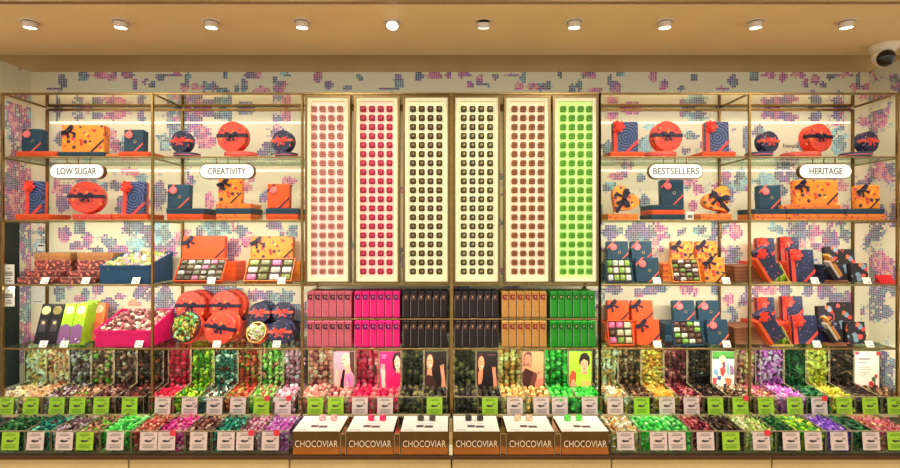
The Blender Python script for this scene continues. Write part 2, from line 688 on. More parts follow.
def candy_template(kind):
    b = MB()
    if kind == 'ball':
        b.add(ICO1[0], ICO1[1], 0, Matrix.Diagonal((.0165, .0165, .0155, 1)))
        return b
    if kind == 'twist':
        b.add(ICO1[0], ICO1[1], 0, Matrix.Diagonal((.0165, .0125, .0125, 1)))
        for s in (-1, 1):
            b.add([(s * .014, 0, 0), (s * .028, .012, .003), (s * .029, .002, -.004), (s * .028, -.011, .004)], [(0, 1, 2), (0, 2, 3), (0, 2, 1), (0, 3, 2)], 0)
        return b
    if kind == 'stick':
        b.box(-.027, .027, -.007, .007, -.007, .007, 0, .003)
        return b
    if kind == 'cube':
        b.box(-.0135, .0135, -.0135, .0135, -.012, .012, 0, .005)
        b.add(ICO1[0], ICO1[1], 0, Matrix.Translation((0, 0, .012)) @ Matrix.Diagonal((.006, .006, .006, 1)))
        return b
    if kind == 'flake':
        b.box(-.019, .019, -.013, .013, -.005, .005, 0, .004)
        return b


TEMPL = {k: candy_template(k) for k in ('ball', 'twist', 'stick', 'cube', 'flake')}


def candy_mat(rgb):
    return mat(tuple(int(255 * (v / 255) ** 1.12) for v in rgb), .36, 0.0, .24, 60.0, .12)


def rnd_rot(r, kind):
    if kind == 'stick':
        return Euler((r.uniform(-.3, .3), r.uniform(-.5, .5), r.uniform(-3.1, 3.1))).to_matrix().to_4x4()
    return Euler((r.uniform(-3.1, 3.1), r.uniform(-3.1, 3.1), r.uniform(-3.1, 3.1))).to_matrix().to_4x4()


def heap(points, kind, ncol, r, scale=1.0, weights=None):
    b = MB()
    t = TEMPL[kind]
    idx = list(range(ncol))
    for p in points:
        M = Matrix.Translation(p) @ rnd_rot(r, kind) @ Matrix.Scale(scale * r.uniform(.88, 1.12), 4)
        b.add(t.v, t.f, r.choices(idx, weights)[0], M)
    return b


# ------------------------------------------------------------------ the setting
def cell_noise(x, y, z, s, o=0.0):
    return noise.fractal(Vector((x * s + o, y * s + o * 1.7, z * s)), 1.0, 2.0, 3)


PAL = {
    'mag': [(196, 52, 140), (172, 66, 156), (212, 92, 164), (152, 48, 128)],
    'navy': [(52, 66, 118), (70, 90, 138), (86, 108, 152), (52, 54, 96)],
    'teal': [(84, 140, 162), (74, 118, 148), (120, 166, 178)],
    'lb': [(140, 204, 220), (120, 188, 212), (166, 216, 222)],
    'pink': [(230, 128, 158), (236, 154, 176), (216, 98, 146)],
    'pur': [(108, 66, 148), (84, 68, 136), (138, 92, 170)],
    'org': [(226, 160, 120), (220, 140, 110)],
}
CREAM = (238, 228, 196)
BLOBS = [  # px, py on the back wall, half sizes, palette
    (58, 104, 5, 15, 'navy'), (112, 101, 13, 4, 'mag'), (115, 115, 15, 5, 'mag'), (142, 100, 4, 8, 'pur'), (142, 118, 4, 8, 'navy'), (90, 99, 7, 3, 'teal'),
    (100, 116, 8, 4, 'pur'), (126, 140, 6, 6, 'lb'), (60, 138, 5, 9, 'navy'),
    (199, 99, 13, 6, 'mag'), (223, 98, 10, 9, 'teal'), (280, 98, 10, 4, 'pink'), (205, 112, 11, 6, 'mag'), (222, 113, 10, 9, 'teal'), (245, 110, 9, 5, 'navy'),
    (165, 142, 8, 10, 'lb'), (200, 130, 9, 10, 'mag'), (286, 116, 6, 8, 'pink'), (278, 120, 7, 3, 'navy'), (267, 148, 8, 6, 'navy'), (208, 142, 12, 7, 'mag'),
    (196, 116, 8, 8, 'navy'), (176, 118, 5, 3, 'pink'),
    (65, 235, 7, 10, 'mag'), (78, 230, 7, 8, 'navy'), (89, 240, 6, 10, 'mag'), (108, 243, 9, 5, 'navy'), (118, 251, 9, 8, 'mag'), (133, 229, 13, 10, 'navy'),
    (136, 246, 9, 8, 'lb'), (148, 236, 6, 15, 'pur'), (98, 250, 6, 5, 'navy'), (76, 246, 8, 5, 'pur'),
    (60, 293, 7, 8, 'navy'), (78, 299, 5, 4, 'mag'), (97, 290, 6, 6, 'mag'), (85, 295, 4, 8, 'navy'), (108, 305, 8, 8, 'navy'), (121, 297, 7, 3, 'mag'),
    (138, 292, 6, 8, 'navy'), (133, 303, 7, 4, 'org'), (62, 312, 6, 4, 'pink'), (112, 318, 8, 6, 'teal'),
    (100, 188, 7, 6, 'teal'), (115, 187, 6, 6, 'navy'), (62, 205, 8, 8, 'pur'), (120, 206, 5, 11, 'pur'), (130, 172, 11, 4, 'pink'), (58, 186, 5, 12, 'pink'), (142, 178, 6, 5, 'teal'),
    (158, 196, 8, 15, 'navy'), (246, 187, 6, 5, 'mag'), (252, 179, 4, 4, 'mag'), (210, 200, 4, 11, 'pink'), (288, 181, 7, 5, 'pink'), (262, 198, 5, 4, 'navy'), (225, 186, 6, 5, 'pur'),
    (160, 231, 12, 13, 'lb'), (156, 226, 7, 7, 'navy'), (164, 249, 13, 9, 'mag'), (215, 228, 15, 12, 'teal'), (222, 222, 8, 7, 'navy'), (232, 226, 6, 6, 'mag'),
    (233, 250, 7, 13, 'mag'), (247, 240, 7, 8, 'pink'), (275, 226, 7, 5, 'mag'), (293, 232, 6, 9, 'navy'), (200, 232, 5, 6, 'navy'), (186, 232, 4, 3, 'pink'),
    (163, 300, 11, 15, 'navy'), (220, 292, 12, 6, 'pur'), (238, 297, 7, 9, 'navy'), (256, 295, 9, 6, 'mag'), (270, 298, 8, 7, 'navy'), (286, 297, 8, 7, 'navy'), (250, 318, 8, 10, 'pur'),
    (170, 312, 7, 6, 'mag'),
    (620, 97, 15, 5, 'pink'), (612, 117, 8, 4, 'pink'), (632, 110, 11, 5, 'pink'), (690, 105, 11, 8, 'navy'), (720, 103, 5, 9, 'navy'), (695, 115, 12, 7, 'teal'),
    (648, 127, 6, 3, 'lb'), (607, 147, 7, 8, 'navy'), (645, 146, 7, 11, 'lb'), (690, 136, 8, 5, 'teal'), (733, 129, 3, 3, 'pur'), (746, 140, 4, 11, 'navy'), (660, 98, 4, 3, 'teal'),
    (783, 100, 12, 5, 'mag'), (776, 114, 15, 6, 'mag'), (812, 98, 5, 9, 'mag'), (838, 112, 6, 9, 'pur'), (838, 142, 8, 13, 'lb'), (760, 131, 6, 6, 'teal'),
    (841, 98, 7, 6, 'navy'), (815, 117, 6, 5, 'navy'), (768, 98, 6, 5, 'navy'), (790, 118, 8, 4, 'pur'),
    (610, 186, 7, 5, 'teal'), (627, 196, 6, 6, 'navy'), (645, 202, 5, 9, 'teal'), (690, 181, 9, 5, 'pink'), (698, 188, 6, 6, 'pink'), (739, 181, 7, 11, 'teal'), (693, 205, 6, 5, 'pink'),
    (640, 178, 5, 4, 'navy'), (615, 176, 8, 4, 'pink'),
    (764, 181, 13, 9, 'lb'), (772, 186, 8, 6, 'navy'), (784, 191, 4, 7, 'navy'), (843, 187, 6, 6, 'pink'), (758, 196, 5, 8, 'teal'), (830, 200, 5, 8, 'pink'),
    (610, 232, 11, 7, 'navy'), (640, 236, 15, 12, 'navy'), (634, 230, 8, 6, 'teal'), (660, 228, 7, 6, 'pink'), (735, 232, 7, 9, 'pink'), (733, 256, 9, 10, 'navy'),
    (700, 230, 7, 5, 'teal'), (682, 232, 5, 5, 'navy'),
    (800, 231, 12, 9, 'navy'), (814, 232, 9, 9, 'mag'), (793, 237, 8, 6, 'teal'), (830, 238, 9, 9, 'pur'), (775, 228, 7, 6, 'lb'), (824, 247, 12, 5, 'mag'), (846, 234, 6, 9, 'navy'),
    (612, 290, 9, 6, 'navy'), (655, 291, 12, 5, 'navy'), (690, 290, 10, 6, 'pink'), (640, 292, 7, 6, 'pur'), (728, 298, 7, 6, 'pink'), (732, 315, 6, 8, 'teal'), (716, 290, 6, 5, 'navy'),
    (770, 291, 9, 5, 'pink'), (785, 291, 7, 6, 'navy'), (824, 292, 8, 9, 'mag'), (835, 299, 10, 6, 'navy'), (808, 292, 6, 8, 'navy'), (847, 300, 5, 9, 'pur'),
    (790, 300, 5, 4, 'pink'),
]
band = [(145, 80, 4, 6, 'mag'), (152, 85, 4, 3, 'navy'), (160, 77, 5, 3, 'pur'), (175, 75, 9, 2, 'mag'), (188, 79, 3, 6, 'navy'), (185, 87, 5, 4, 'mag'),
        (197, 87, 7, 3, 'pink'), (205, 86, 4, 5, 'navy'), (213, 86, 4, 5, 'navy'), (225, 75, 2, 4, 'navy'), (237, 88, 3, 4, 'navy'), (244, 85, 3, 7, 'navy'),
        (250, 75, 6, 3, 'pur'), (257, 75, 4, 4, 'mag'), (262, 90, 8, 3, 'pink'), (275, 80, 2, 6, 'navy'), (281, 86, 8, 6, 'mag'), (277, 89, 5, 4, 'navy'),
        (285, 74, 5, 3, 'teal'), (318, 77, 5, 6, 'mag'), (328, 85, 5, 5, 'pur'), (347, 88, 4, 3, 'navy'), (360, 77, 4, 4, 'navy'), (398, 81, 5, 7, 'navy'), (388, 89, 9, 2, 'pur'),
        (418, 76, 5, 5, 'navy'), (435, 75, 9, 3, 'pink'), (448, 77, 5, 5, 'mag'), (462, 75, 8, 3, 'mag'), (470, 84, 3, 5, 'mag')]
for k in (-1, 0, 1, 2):
    BLOBS += [(p + 335 * k, q, a, b, c) for p, q, a, b, c in band]
kx = DB / F
WB = [(wx(p, DB), wz(q, DB), a * kx, b * kx, c) for p, q, a, b, c in BLOBS]


def mixc(a, b, t):
    return tuple(a[i] * (1 - t) + b[i] * t for i in range(3))


def pick(c, u, z):
    n = noise.noise(Vector((u * 17, z * 17, 4.4)))
    if n > .16:
        c = {'mag': 'pur', 'navy': 'pur', 'teal': 'navy', 'lb': 'teal', 'pink': 'mag', 'pur': 'navy', 'org': 'pink'}[c]
    elif n < -.30:
        c = {'mag': 'pink', 'navy': 'teal', 'teal': 'lb', 'lb': 'lb', 'pink': 'mag', 'pur': 'mag', 'org': 'org'}[c]
    p = PAL[c]
    k = noise.noise(Vector((u * 40, z * 40, 9.1))) + RN.uniform(-.2, .2)
    return p[min(len(p) - 1, max(0, int((k + .5) * len(p))))]


def paper_color(u, z, wall):
    """printed colour of one stitch of the wallpaper; u runs along the wall"""
    off = {'back': 0.0, 'left': 13.0, 'right': 31.0}[wall]
    jit = noise.noise(Vector((u * 13, z * 13, off))) * 1.0 + noise.noise(Vector((u * 31, z * 31, off + 5))) * .6
    if wall == 'back':
        for bx, bz, ra, rb, c in WB:
            dx, dz = (u - bx) / ra, (z - bz) / rb
            if abs(dx) < 1.9 and abs(dz) < 1.9 and dx * dx + dz * dz + jit < .98:
                q = dx * dx + dz * dz + jit
                if q > .70 and RN.random() < .30:
                    return mixc(RN.choice(PAL[c]), CREAM, .7)
                return mixc(pick(c, u, z), CREAM, RN.uniform(.0, .16))
        th = .33
        if z > E + .94:
            return CREAM
    elif wall == 'left' and z > E + .94:
        th = .4
    elif wall == 'left':
        th = -.30
    else:
        th = .16
    n1 = cell_noise(u, z, off, 4.2, off)
    if n1 > th and RN.random() < .9:
        n2 = noise.noise(Vector((u * 5.1 + 7, z * 5.1 + off, 3.3)))
        if wall == 'right':
            c = 'navy' if n2 < -.02 else ('pur' if n2 < .2 else 'pink')
        else:
            c = 'navy' if n2 < -.18 else ('mag' if n2 < .12 else ('pur' if n2 < .25 else 'teal'))
        return mixc(pick(c, u, z), CREAM, RN.uniform(.0, .20))
    if n1 > th - .13 and RN.random() < .34:
        return RN.choice(((186, 190, 196), (214, 186, 190), (196, 200, 196)))
    return CREAM


def paper_material():
    m, nt, p = new_mat('stitched_wallpaper')
    p.inputs['Roughness'].default_value = .55
    at = nt.nodes.new('ShaderNodeAttribute')
    at.attribute_name = 'stitch'
    ge = nt.nodes.new('ShaderNodeUVMap')
    ge.uv_map = 'cells'
    sx = nt.nodes.new('ShaderNodeSeparateXYZ')
    nt.links.new(ge.outputs[0], sx.inputs[0])
    prev = None
    for i in (0, 1):
        fr = nt.nodes.new('ShaderNodeMath')
        fr.operation = 'FRACT'
        nt.links.new(sx.outputs[i], fr.inputs[0])
        lt = nt.nodes.new('ShaderNodeMath')
        lt.operation = 'LESS_THAN'
        lt.inputs[1].default_value = .24
        nt.links.new(fr.outputs[0], lt.inputs[0])
        if prev is None:
            prev = lt
        else:
            mx = nt.nodes.new('ShaderNodeMath')
            mx.operation = 'MAXIMUM'
            nt.links.new(prev.outputs[0], mx.inputs[0])
            nt.links.new(lt.outputs[0], mx.inputs[1])
            prev = mx
    sc = nt.nodes.new('ShaderNodeMath')
    sc.operation = 'MULTIPLY'
    sc.inputs[1].default_value = .55
    nt.links.new(prev.outputs[0], sc.inputs[0])
    mix = nt.nodes.new('ShaderNodeMix')
    mix.data_type = 'RGBA'
    nt.links.new(sc.outputs[0], mix.inputs[0])
    nt.links.new(at.outputs['Color'], mix.inputs[6])
    mix.inputs[7].default_value = L(CREAM)
    nt.links.new(mix.outputs[2], p.inputs['Base Color'])
    return m


M_PAPER = paper_material()
CELL = .0168


def paper_wall(name, wall, a0, a1, z0, z1, fix):
    nu, nz = int(round((a1 - a0) / CELL)), int(round((z1 - z0) / CELL))
    cu, cz = (a1 - a0) / nu, (z1 - z0) / nz
    vs, fs, cols, uvs = [], [], [], []
    for j in range(nz + 1):
        for i in range(nu + 1):
            u, z = a0 + i * cu, z0 + j * cz
            vs.append((u, fix, z) if wall == 'back' else (fix, u, z))
    w = nu + 1
    for j in range(nz):
        for i in range(nu):
            q = (j * w + i, j * w + i + 1, (j + 1) * w + i + 1, (j + 1) * w + i)
            if wall == 'right':
                q = q[::-1]
            fs.append(q)
            c = L(paper_color(a0 + (i + .5) * cu, z0 + (j + .5) * cz, wall))
            cols.extend(c * 4)
            uq = [(0, 0), (1, 0), (1, 1), (0, 1)]
            if wall == 'right':
                uq = uq[::-1]
            for a in uq:
                uvs.extend((a[0] * .999, a[1] * .999))
    me = bpy.data.meshes.new(name)
    me.from_pydata(vs, [], fs)
    ca = me.color_attributes.new('stitch', 'FLOAT_COLOR', 'CORNER')
    ca.data.foreach_set('color', cols)
    uv = me.uv_layers.new(name='cells')
    uv.data.foreach_set('uv', uvs)
    me.materials.append(M_PAPER)
    o = link(name, me)
    return struct(o)


CEIL = E + 1.206
wb = paper_wall('wall_back', 'back', -3.12, 3.12, E - 1.36, CEIL, DB)
plaster = mat((196, 164, 112), .7, 0, .03, 3)
ceil_mat = mat((234, 212, 160), .6, 0, .03, 1.2)
dark_wood = wood((44, 34, 26), (70, 54, 40), 4, .5, name='dark_wood')
floor_dark = wood((50, 32, 20), (78, 52, 32), 3, .35, (10, 1, 1), 'dark_reflection_band')
floor_amber = wood((176, 112, 48), (206, 142, 68), 3, .35, (1, 10, 1), 'amber_reflection_band')
struct(MB().box(-4.6, 4.6, DB + .002, DB + .12, 0, E + 1.75).build('trim_1', plaster))
paper_wall('wall_left', 'left', DF - .22, DB, 0.0, CEIL, -3.12)
paper_wall('wall_right', 'right', DF - .22, DB, 0.0, CEIL, 3.12)
struct(MB().box(-6, 6, -3, 1.70, -.06, 0).build('floor', mat((214, 196, 164), .35, 0, .06, 3)))  # unseen floor kept pale to bounce light up to the ceiling
struct(MB().box(-6, 6, 1.70, 2.32, -.06, 0).build('trim_7', floor_dark))  # unseen dark band added for the upper part of the brass reflections
struct(MB().box(-6, 6, 2.32, DB + .12, -.06, 0).build('trim_2', floor_amber))  # unseen amber band added for the golden lower brass reflections
# lowered ceiling with an open dark pocket behind it
struct(MB().box(-4.6, 4.6, 2.838, 3.64, CEIL, CEIL + .30).build('ceiling', ceil_mat))
struct(MB().box(-4.6, 4.6, 2.80, 2.836, CEIL + .0, CEIL + .012).box(-4.6, 4.6, 2.806, 2.837, CEIL + .012, CEIL + .45, 1)
       .box(-4.6, 4.6, 2.79, 2.81, CEIL + .016, CEIL + .022).build('trim_3', [mat((150, 118, 78), .4, .2, .03), dark_wood]))
struct(MB().box(-4.6, 4.6, 2.838, DB + .12, E + 1.62, E + 1.7).build('trim_4', plaster))
struct(MB().box(-6, 6, -3, 2.80, CEIL + .45, CEIL + .5).build('trim_5', mat((120, 104, 84), .7, 0, .05, 2)))
# script on the wallpaper
teal_ink = mat((92, 148, 156), .6, 0, 0)
dark_ink = mat((64, 66, 84), .6, 0, 0)
for px, py, m, sz in ((790, 146, dark_ink, .046), (118, 143, dark_ink, .034), (37, 232, teal_ink, .052), (259, 213, dark_ink, .042),
                      (708, 236, teal_ink, .042), (604, 230, dark_ink, .03)):
    lettering('Venchi', sz, m, wb, (wx(px, DB), DB - .002, wz(py, DB)), shear=.35)

# ------------------------------------------------------------------ shelving
SH = {1: wz(156.5), 2: wz(220.0), 3: wz(284.5), 4: wz(348.2)}
TOPZ = wz(92.5)
BOT = E - 1.345
mirror = mat((226, 214, 180), .06, 1.0, .02)
led = mat((255, 250, 225), .5, 0, 0, emit=(255, 244, 214), es=1.6)
POSTX = {'L1': (-2.99, wx(152)), 'L2': (wx(152), wx(302)), 'C1': (wx(302), wx(451.5)), 'C2': (wx(451.5), wx(600)), 'R1': (wx(600), wx(750)), 'R2': (wx(750), 2.99)}
UNITN = {'L1': 'brass and glass shelving bay under the LOW SUGAR sign', 'L2': 'brass and glass shelving bay under the CREATIVITY sign',
         'R1': 'brass and glass shelving bay under the BESTSELLERS sign', 'R2': 'brass and glass shelving bay under the HERITAGE sign',
         'C1': 'brass display bay holding the pink, raspberry and left dark chocolate panels', 'C2': 'brass display bay holding the right dark, tan and green chocolate panels'}
PW = .007


def shelving(bay):
    x0, x1 = POSTX[bay]
    t = thing('shelving_unit', UNITN[bay], 'shelving unit', (0, 0, 0), group='brass shelving bays')
    cen = bay in ('C1', 'C2')
    zlo = E - 1.33
    last = bay in ('C2', 'R2')
    # each bay owns its left uprights, the last bay of a run its right ones too
    for i, x in enumerate([x0] + ([x1] if last else [])):
        xa = x
        ph = .012 if bay in ('C2',) and i == 0 else PW
        MB().box(xa - ph, xa + ph, DF - .003, DF + .019, zlo + .13, TOPZ, 0, .002).build('post', brass, t)
        MB().box(xa - PW, xa + PW, DB - .022, DB - .002, zlo + .13, TOPZ - .02, 0, .002).build('post', brass_dark, t)
        for z in ([TOPZ - .006] + ([SH[k] - .010 for k in (1, 2, 3, 4)] if not cen else [SH[3] - .010, SH[4] - .010])):
            MB().box(xa - .005, xa + .005, DF + .019, DB - .022, z - .006, z + .002).build('bracket', brass, t)
    if bay == 'R2':
        pass
    a, b_ = x0 + PW + .001, x1 - PW - .001
    MB().box(a, b_, DF, DF + .016, TOPZ - .014, TOPZ, 0, .002).build('top_rail', brass, t)
    MB().box(a, b_, DB - .02, DB - .002, TOPZ - .030, TOPZ - .014).build('back_rail', brass_dark, t)
    MB().box(a, b_, DF + .017, DB - .002, TOPZ - .006, TOPZ).build('top_board', mirror, t)
    if not cen:
        for k in (1, 2, 3, 4):
            s = MB().box(a, b_, DF + .008, DB - .003, SH[k] - .010, SH[k]).build('shelf', shelf_glass, t)
            MB().box(a, b_, DF - .002, DF + .007, SH[k] - .010, SH[k] + .001, 0, .002).build('edge_strip', edge_brass, s)
        for py in (122.5, 170.5):
            zz = wz(py, DB - .012)
            MB().box(a + .01, b_ - .01, DB - .012, DB - .002, zz - .0028, zz + .0028).build('light_strip', led, t)
    else:
        for z in (SH[3], wz(318.5), SH[4]):
            s = MB().box(a, b_, DF + .008, DB - .003, z - .010, z).build('shelf', shelf_glass if z != SH[3] else mirror, t)
            MB().box(a, b_, DF - .002, DF + .007, z - .010, z + .001, 0, .002).build('edge_strip', edge_brass, s)
    # lower shelf that carries the upper row of bins
    s = MB().box(a, b_, DF - .004, DB - .003, E - 1.216, E - 1.202).build('shelf', mat((120, 92, 56), .4, .5, .05), t)
    MB().box(a, b_, DF - .012, DF - .005, E - 1.219, E - 1.198, 0, .002).build('edge_strip', mat((206, 188, 146), .35, .3, .04), s)
    return t


for b in POSTX:
    shelving(b)


# pill signs
def pill(w, h, n=10):
    r = h / 2
    pts = []
    for k in range(n + 1):
        a = -math.pi / 2 + math.pi * k / n
        pts.append((w / 2 - r + r * math.cos(a), r * math.sin(a)))
    for k in range(n + 1):
        a = math.pi / 2 + math.pi * k / n
        pts.append((-w / 2 + r + r * math.cos(a), r * math.sin(a)))
    return pts


sign_ink = mat((96, 92, 92), .6, 0, 0)
for s, px0, px1, tw in (('LOW SUGAR', 49, 104, 39), ('CREATIVITY', 199, 254.5, 38), ('BESTSELLERS', 648.5, 703.5, 46), ('HERITAGE', 799, 852.5, 33)):
    d = DF - .035
    w, h = (px1 - px0) * d / F, 15.5 * d / F
    t = thing('sign', 'white pill shaped sign reading %s hanging below the top shelf' % s, 'sign', (wx((px0 + px1) / 2, d), d, wz(171.2, d)), group='pill signs')
    MB().prism(pill(w, h), .004, .034).build('rim', brass_dark, t)
    MB().prism(pill(w - .012, h - .012), 0, .005).build('face', mat((244, 246, 244), .4, 0, .01, emit=(255, 255, 250), es=.25), t)
    b = MB()
    for sx in (-.35, 0, .35):
        b.box(sx * w * .6 - .0025, sx * w * .6 + .0025, .016, .021, h / 2 - .002, SH[1] - .014 - wz(171.2, d))
    b.build('hanger', brass_dark, t)
    lettering(s, .062, sign_ink, t, (0, -.0008, -.002), width=tw * d / F, bold=.0006)

# ------------------------------------------------------------------ ceiling fittings
warm = (1.0, .90, .74)
trimw = mat((226, 214, 196), .4, .1, .02)
for i in range(10):
    px = 30 + 90.7 * i
    d = 3.06
    tilt = 7 if i not in (4, 5) else (-26 if i == 4 else 24)
    x = wx(px, d)
    pos = 'leftmost' if i == 0 else ('rightmost' if i == 9 else '%s from left' % ORD[i])
    t = thing('downlight', 'round white tilting ceiling downlight, %s in the row of ten' % pos, 'ceiling light', (x, d, CEIL), group='ceiling downlights')
    MB().lathe([(.040, -.0005), (.040, -.006), (.052, -.006), (.052, -.0005), (.040, -.0005)], 28).build('trim_ring', trimw, t)
    MB().lathe([(0, .0), (.040, 0), (.040, -.004), (0, -.004)], 24).build('recess', mat((60, 48, 36), .6, 0, 0), t)
    hd = MB().lathe([(0, -.004), (.036, -.004), (.036, -.034), (.033, -.036), (0, -.036)], 24).build('lamp_head', mat((216, 204, 190), .4, .1, .02), t, rot=(R(tilt), R((450 - px) * .012), 0))
    MB().lathe([(0, -.0365), (.031, -.0365), (.028, -.039), (0, -.0395)], 24).build('lens', mat((255, 250, 236), .3, 0, 0, emit=(255, 248, 230), es=9.0), hd)
    la = bpy.data.lights.new('downlight_beam', 'SPOT')
    la.energy = 12
    la.color = warm
    la.spot_size = R(92)
    la.spot_blend = .8
    la.shadow_soft_size = .04
    lo = bpy.data.objects.new('downlight_beam', la)
    COL.objects.link(lo)
    lo.parent = t
    lo.location = (0, -.0, -.085)
    lo.rotation_euler = (R(22), 0, 0)

cam_t = thing('security_camera', 'white dome security camera with black lens under the ceiling edge', 'security camera', (wx(889, 3.40), 3.44, CEIL))
MB().lathe([(0, 0), (.085, 0), (.085, -.012), (.078, -.03), (.05, -.06), (0, -.06)], 28).build('mount', mat((224, 216, 196), .4, 0, .02), cam_t, True)
ball = MB().lathe([(0, .062), (.03, .055), (.052, .034), (.062, 0), (.058, -.025), (.045, -.045), (0, -.062)], 24).build('housing', mat((230, 222, 204), .35, 0, .02), cam_t, True, (-.012, -.01, -.085), (R(112), 0, R(-16)))
MB().lathe([(.052, .036), (.053, .040), (.042, .056), (.02, .066), (0, .068)], 24).build('lens', mat((14, 12, 14), .12, 0, 0, coat=.5), ball, True)

# ------------------------------------------------------------------ the six chocolate panels
PN = [('pale pink', 305.5, 349.5, (240, 218, 198), (190, 122, 110), (112, 54, 48)),
      ('raspberry red', 354.5, 399, (242, 214, 192), (176, 32, 66), (226, 100, 124)),
      ('dark brown', 403.5, 449, (238, 236, 190), (74, 60, 30), (176, 152, 100)),
      ('dark olive', 454, 499.5, (238, 236, 190), (72, 66, 34), (206, 196, 140)),
      ('tan brown', 504.5, 550, (243, 224, 190), (146, 88, 48), (80, 32, 16)),
      ('bright green', 553.5, 598, (206, 240, 146), (96, 164, 34), (46, 108, 14))]


def praline_mb(s):
    b = MB()
    h = s / 2
    b.box(-h, h, -s * .75, 0, -h, h, 0, s * .16)
    b.prism([(-h * .45, -h * .1), (h * .1, -h * .4), (h * .5, h * .1), (h * .05, h * .5)], -s * .75 - .002, -s * .75 + .001, 1)
    b.add(ICO1[0], ICO1[1], 0, Matrix.Translation((0, -s * .78, 0)) @ Matrix.Diagonal((s * .12, s * .1, s * .12, 1)))
    return b


for nm, p0, p1, bg, c1, c2 in PN:
    d = DF - .012
    x0, x1 = wx(p0 - .6, d), wx(p1 + .6, d)
    z0, z1 = wz(283.6, d), wz(95.2, d)
    w, h = x1 - x0, z1 - z0
    side = {'dark brown': ' left of the centre post', 'dark olive': ' right of the centre post'}.get(nm, '')
    t = thing('display_panel', 'tall lit panel with four columns of %s chocolate cubes%s' % (nm, side), 'display panel', ((x0 + x1) / 2, d, z0), group='chocolate display panels')
    g, fr, dp = .013, .036, .050

    def ring(a0, a1, y0, y1, bot=0.0):
        b = MB()
        b.box(-w / 2 + a0, -w / 2 + a1, y0, y1, a0, h - a0)
        b.box(w / 2 - a1, w / 2 - a0, y0, y1, a0, h - a0)
        b.box(-w / 2 + a1, w / 2 - a1, y0, y1, a0, a1)
        b.box(-w / 2 + a1, w / 2 - a1, y0, y1, h - a1, h - a0)
        return b
    ring(0, g, 0, dp + .02).build('frame', gold_frame, t)
    ring(g, fr, .010, dp).build('mount', lit_edge, t)
    bgm = mat(bg, .6, 0, .01, emit=tuple(int(v * .98) for v in bg), es=.55)  # tint stands in for coloured light bounced off the foils
    MB().box(-w / 2 + g, w / 2 - g, dp, dp + .018, g, h - g).build('back_panel', bgm, t)
    s = .0405
    m1 = spots(c1, [c2, c1, c1], 75, .25) if nm in ('pale pink', 'tan brown', 'bright green') else mat(c1, .35, 0, .15, 60)
    m2 = mat(c2, .4, 0, .05)
    db = d + dp
    cx = (p0 + p1) / 2
    for i in range(4):
        for j in range(19):
            X = wx(cx + (i - 1.5) * 8.72, db) - (x0 + x1) / 2
            Z = wz(109.6 + 8.98 * j, db) - z0
            part('praline', ('pral', nm), lambda: praline_mb(s), [m1, m2], t, loc=(X, dp, Z))

# ------------------------------------------------------------------ tall stick boxes under the panels
SB = [('pale pink', 'C1', 306.6, 351.6, (208, 98, 118), (84, 24, 50)), ('magenta', 'C1', 354, 400, (238, 24, 122), (96, 10, 96)),
      ('black brown', 'C1', 402.4, 447.6, (34, 22, 22), (96, 62, 54)), ('charcoal', 'C2', 454, 499, (36, 26, 28), (96, 66, 60)),
      ('golden tan', 'C2', 501.4, 547, (198, 142, 70), (140, 30, 34)), ('bright green', 'C2', 550, 595.4, (34, 148, 36), (20, 88, 24))]
for nm, bay, p0, p1, c, c2 in SB:
    for row, z in ((1, wz(318.5)), (2, SH[4])):
        for i in range(6):
            d = DF + .025
            pw = (p1 - p0) / 6
            w = pw * d / F * .90
            h = 26.2 * d / F
            dep = .20
            t = thing('chocolate_box', '%s slim upright chocolate box, %s of six on the %s stick box shelf' % (nm, ORD[i] if i else 'leftmost', 'upper' if row == 1 else 'lower'),
                      'chocolate box', (wx(p0 + pw * (i + .5), d), d, z + .0005), (0, 0, 0), 'slim %s boxes below the panels' % nm)
            kk = (nm,)
            part('carton', ('sbx',) + kk, lambda: MB().box(-w / 2, w / 2, 0, dep, 0, h, 0, .002).prism([(-w / 2 + .001, .002), (-w / 2 + .003, .002), (-w / 2 + .003, h * .8), (-w / 2 + .001, h * .8)], -.001, .001, 1)
                 .prism([(-w / 2, h * .0), (w / 2, 0), (w / 2, h * .05), (-w / 2, h * .05)], -.001, .001, 2),
                 [mat(c, .4, 0, .05, 40, .04), mat(tuple(min(255, int(v * .4 + 150)) for v in c), .4, 0, 0), mat(tuple(int(v * .78) for v in c), .4, 0, 0)], t)
            part('seal', ('sbs',) + kk, lambda: MB().prism([(-w * .40, -.016), (w * .36, -.022), (w * .16, -.002), (w * .40, .014), (-w * .40, .014)], -.0015, .001).prism([(-w * .12, -.004), (w * .0, -.006), (w * .1, .004), (-.002, .006)], -.0022, -.001, 1), [mat(c2, .4, 0, .05), mat((226, 190, 150), .4, 0, 0)], t, loc=(0, 0, h * .80))

# ------------------------------------------------------------------ bins of loose sweets
DH = 3.85
Z_UB = E - 1.200     # underside of the upper bins
Z_UT = E - 1.087     # front lip
Z_HT = E - .775      # top of the hoppers
Z_HB = E - 1.060     # where the hopper opens into the tray


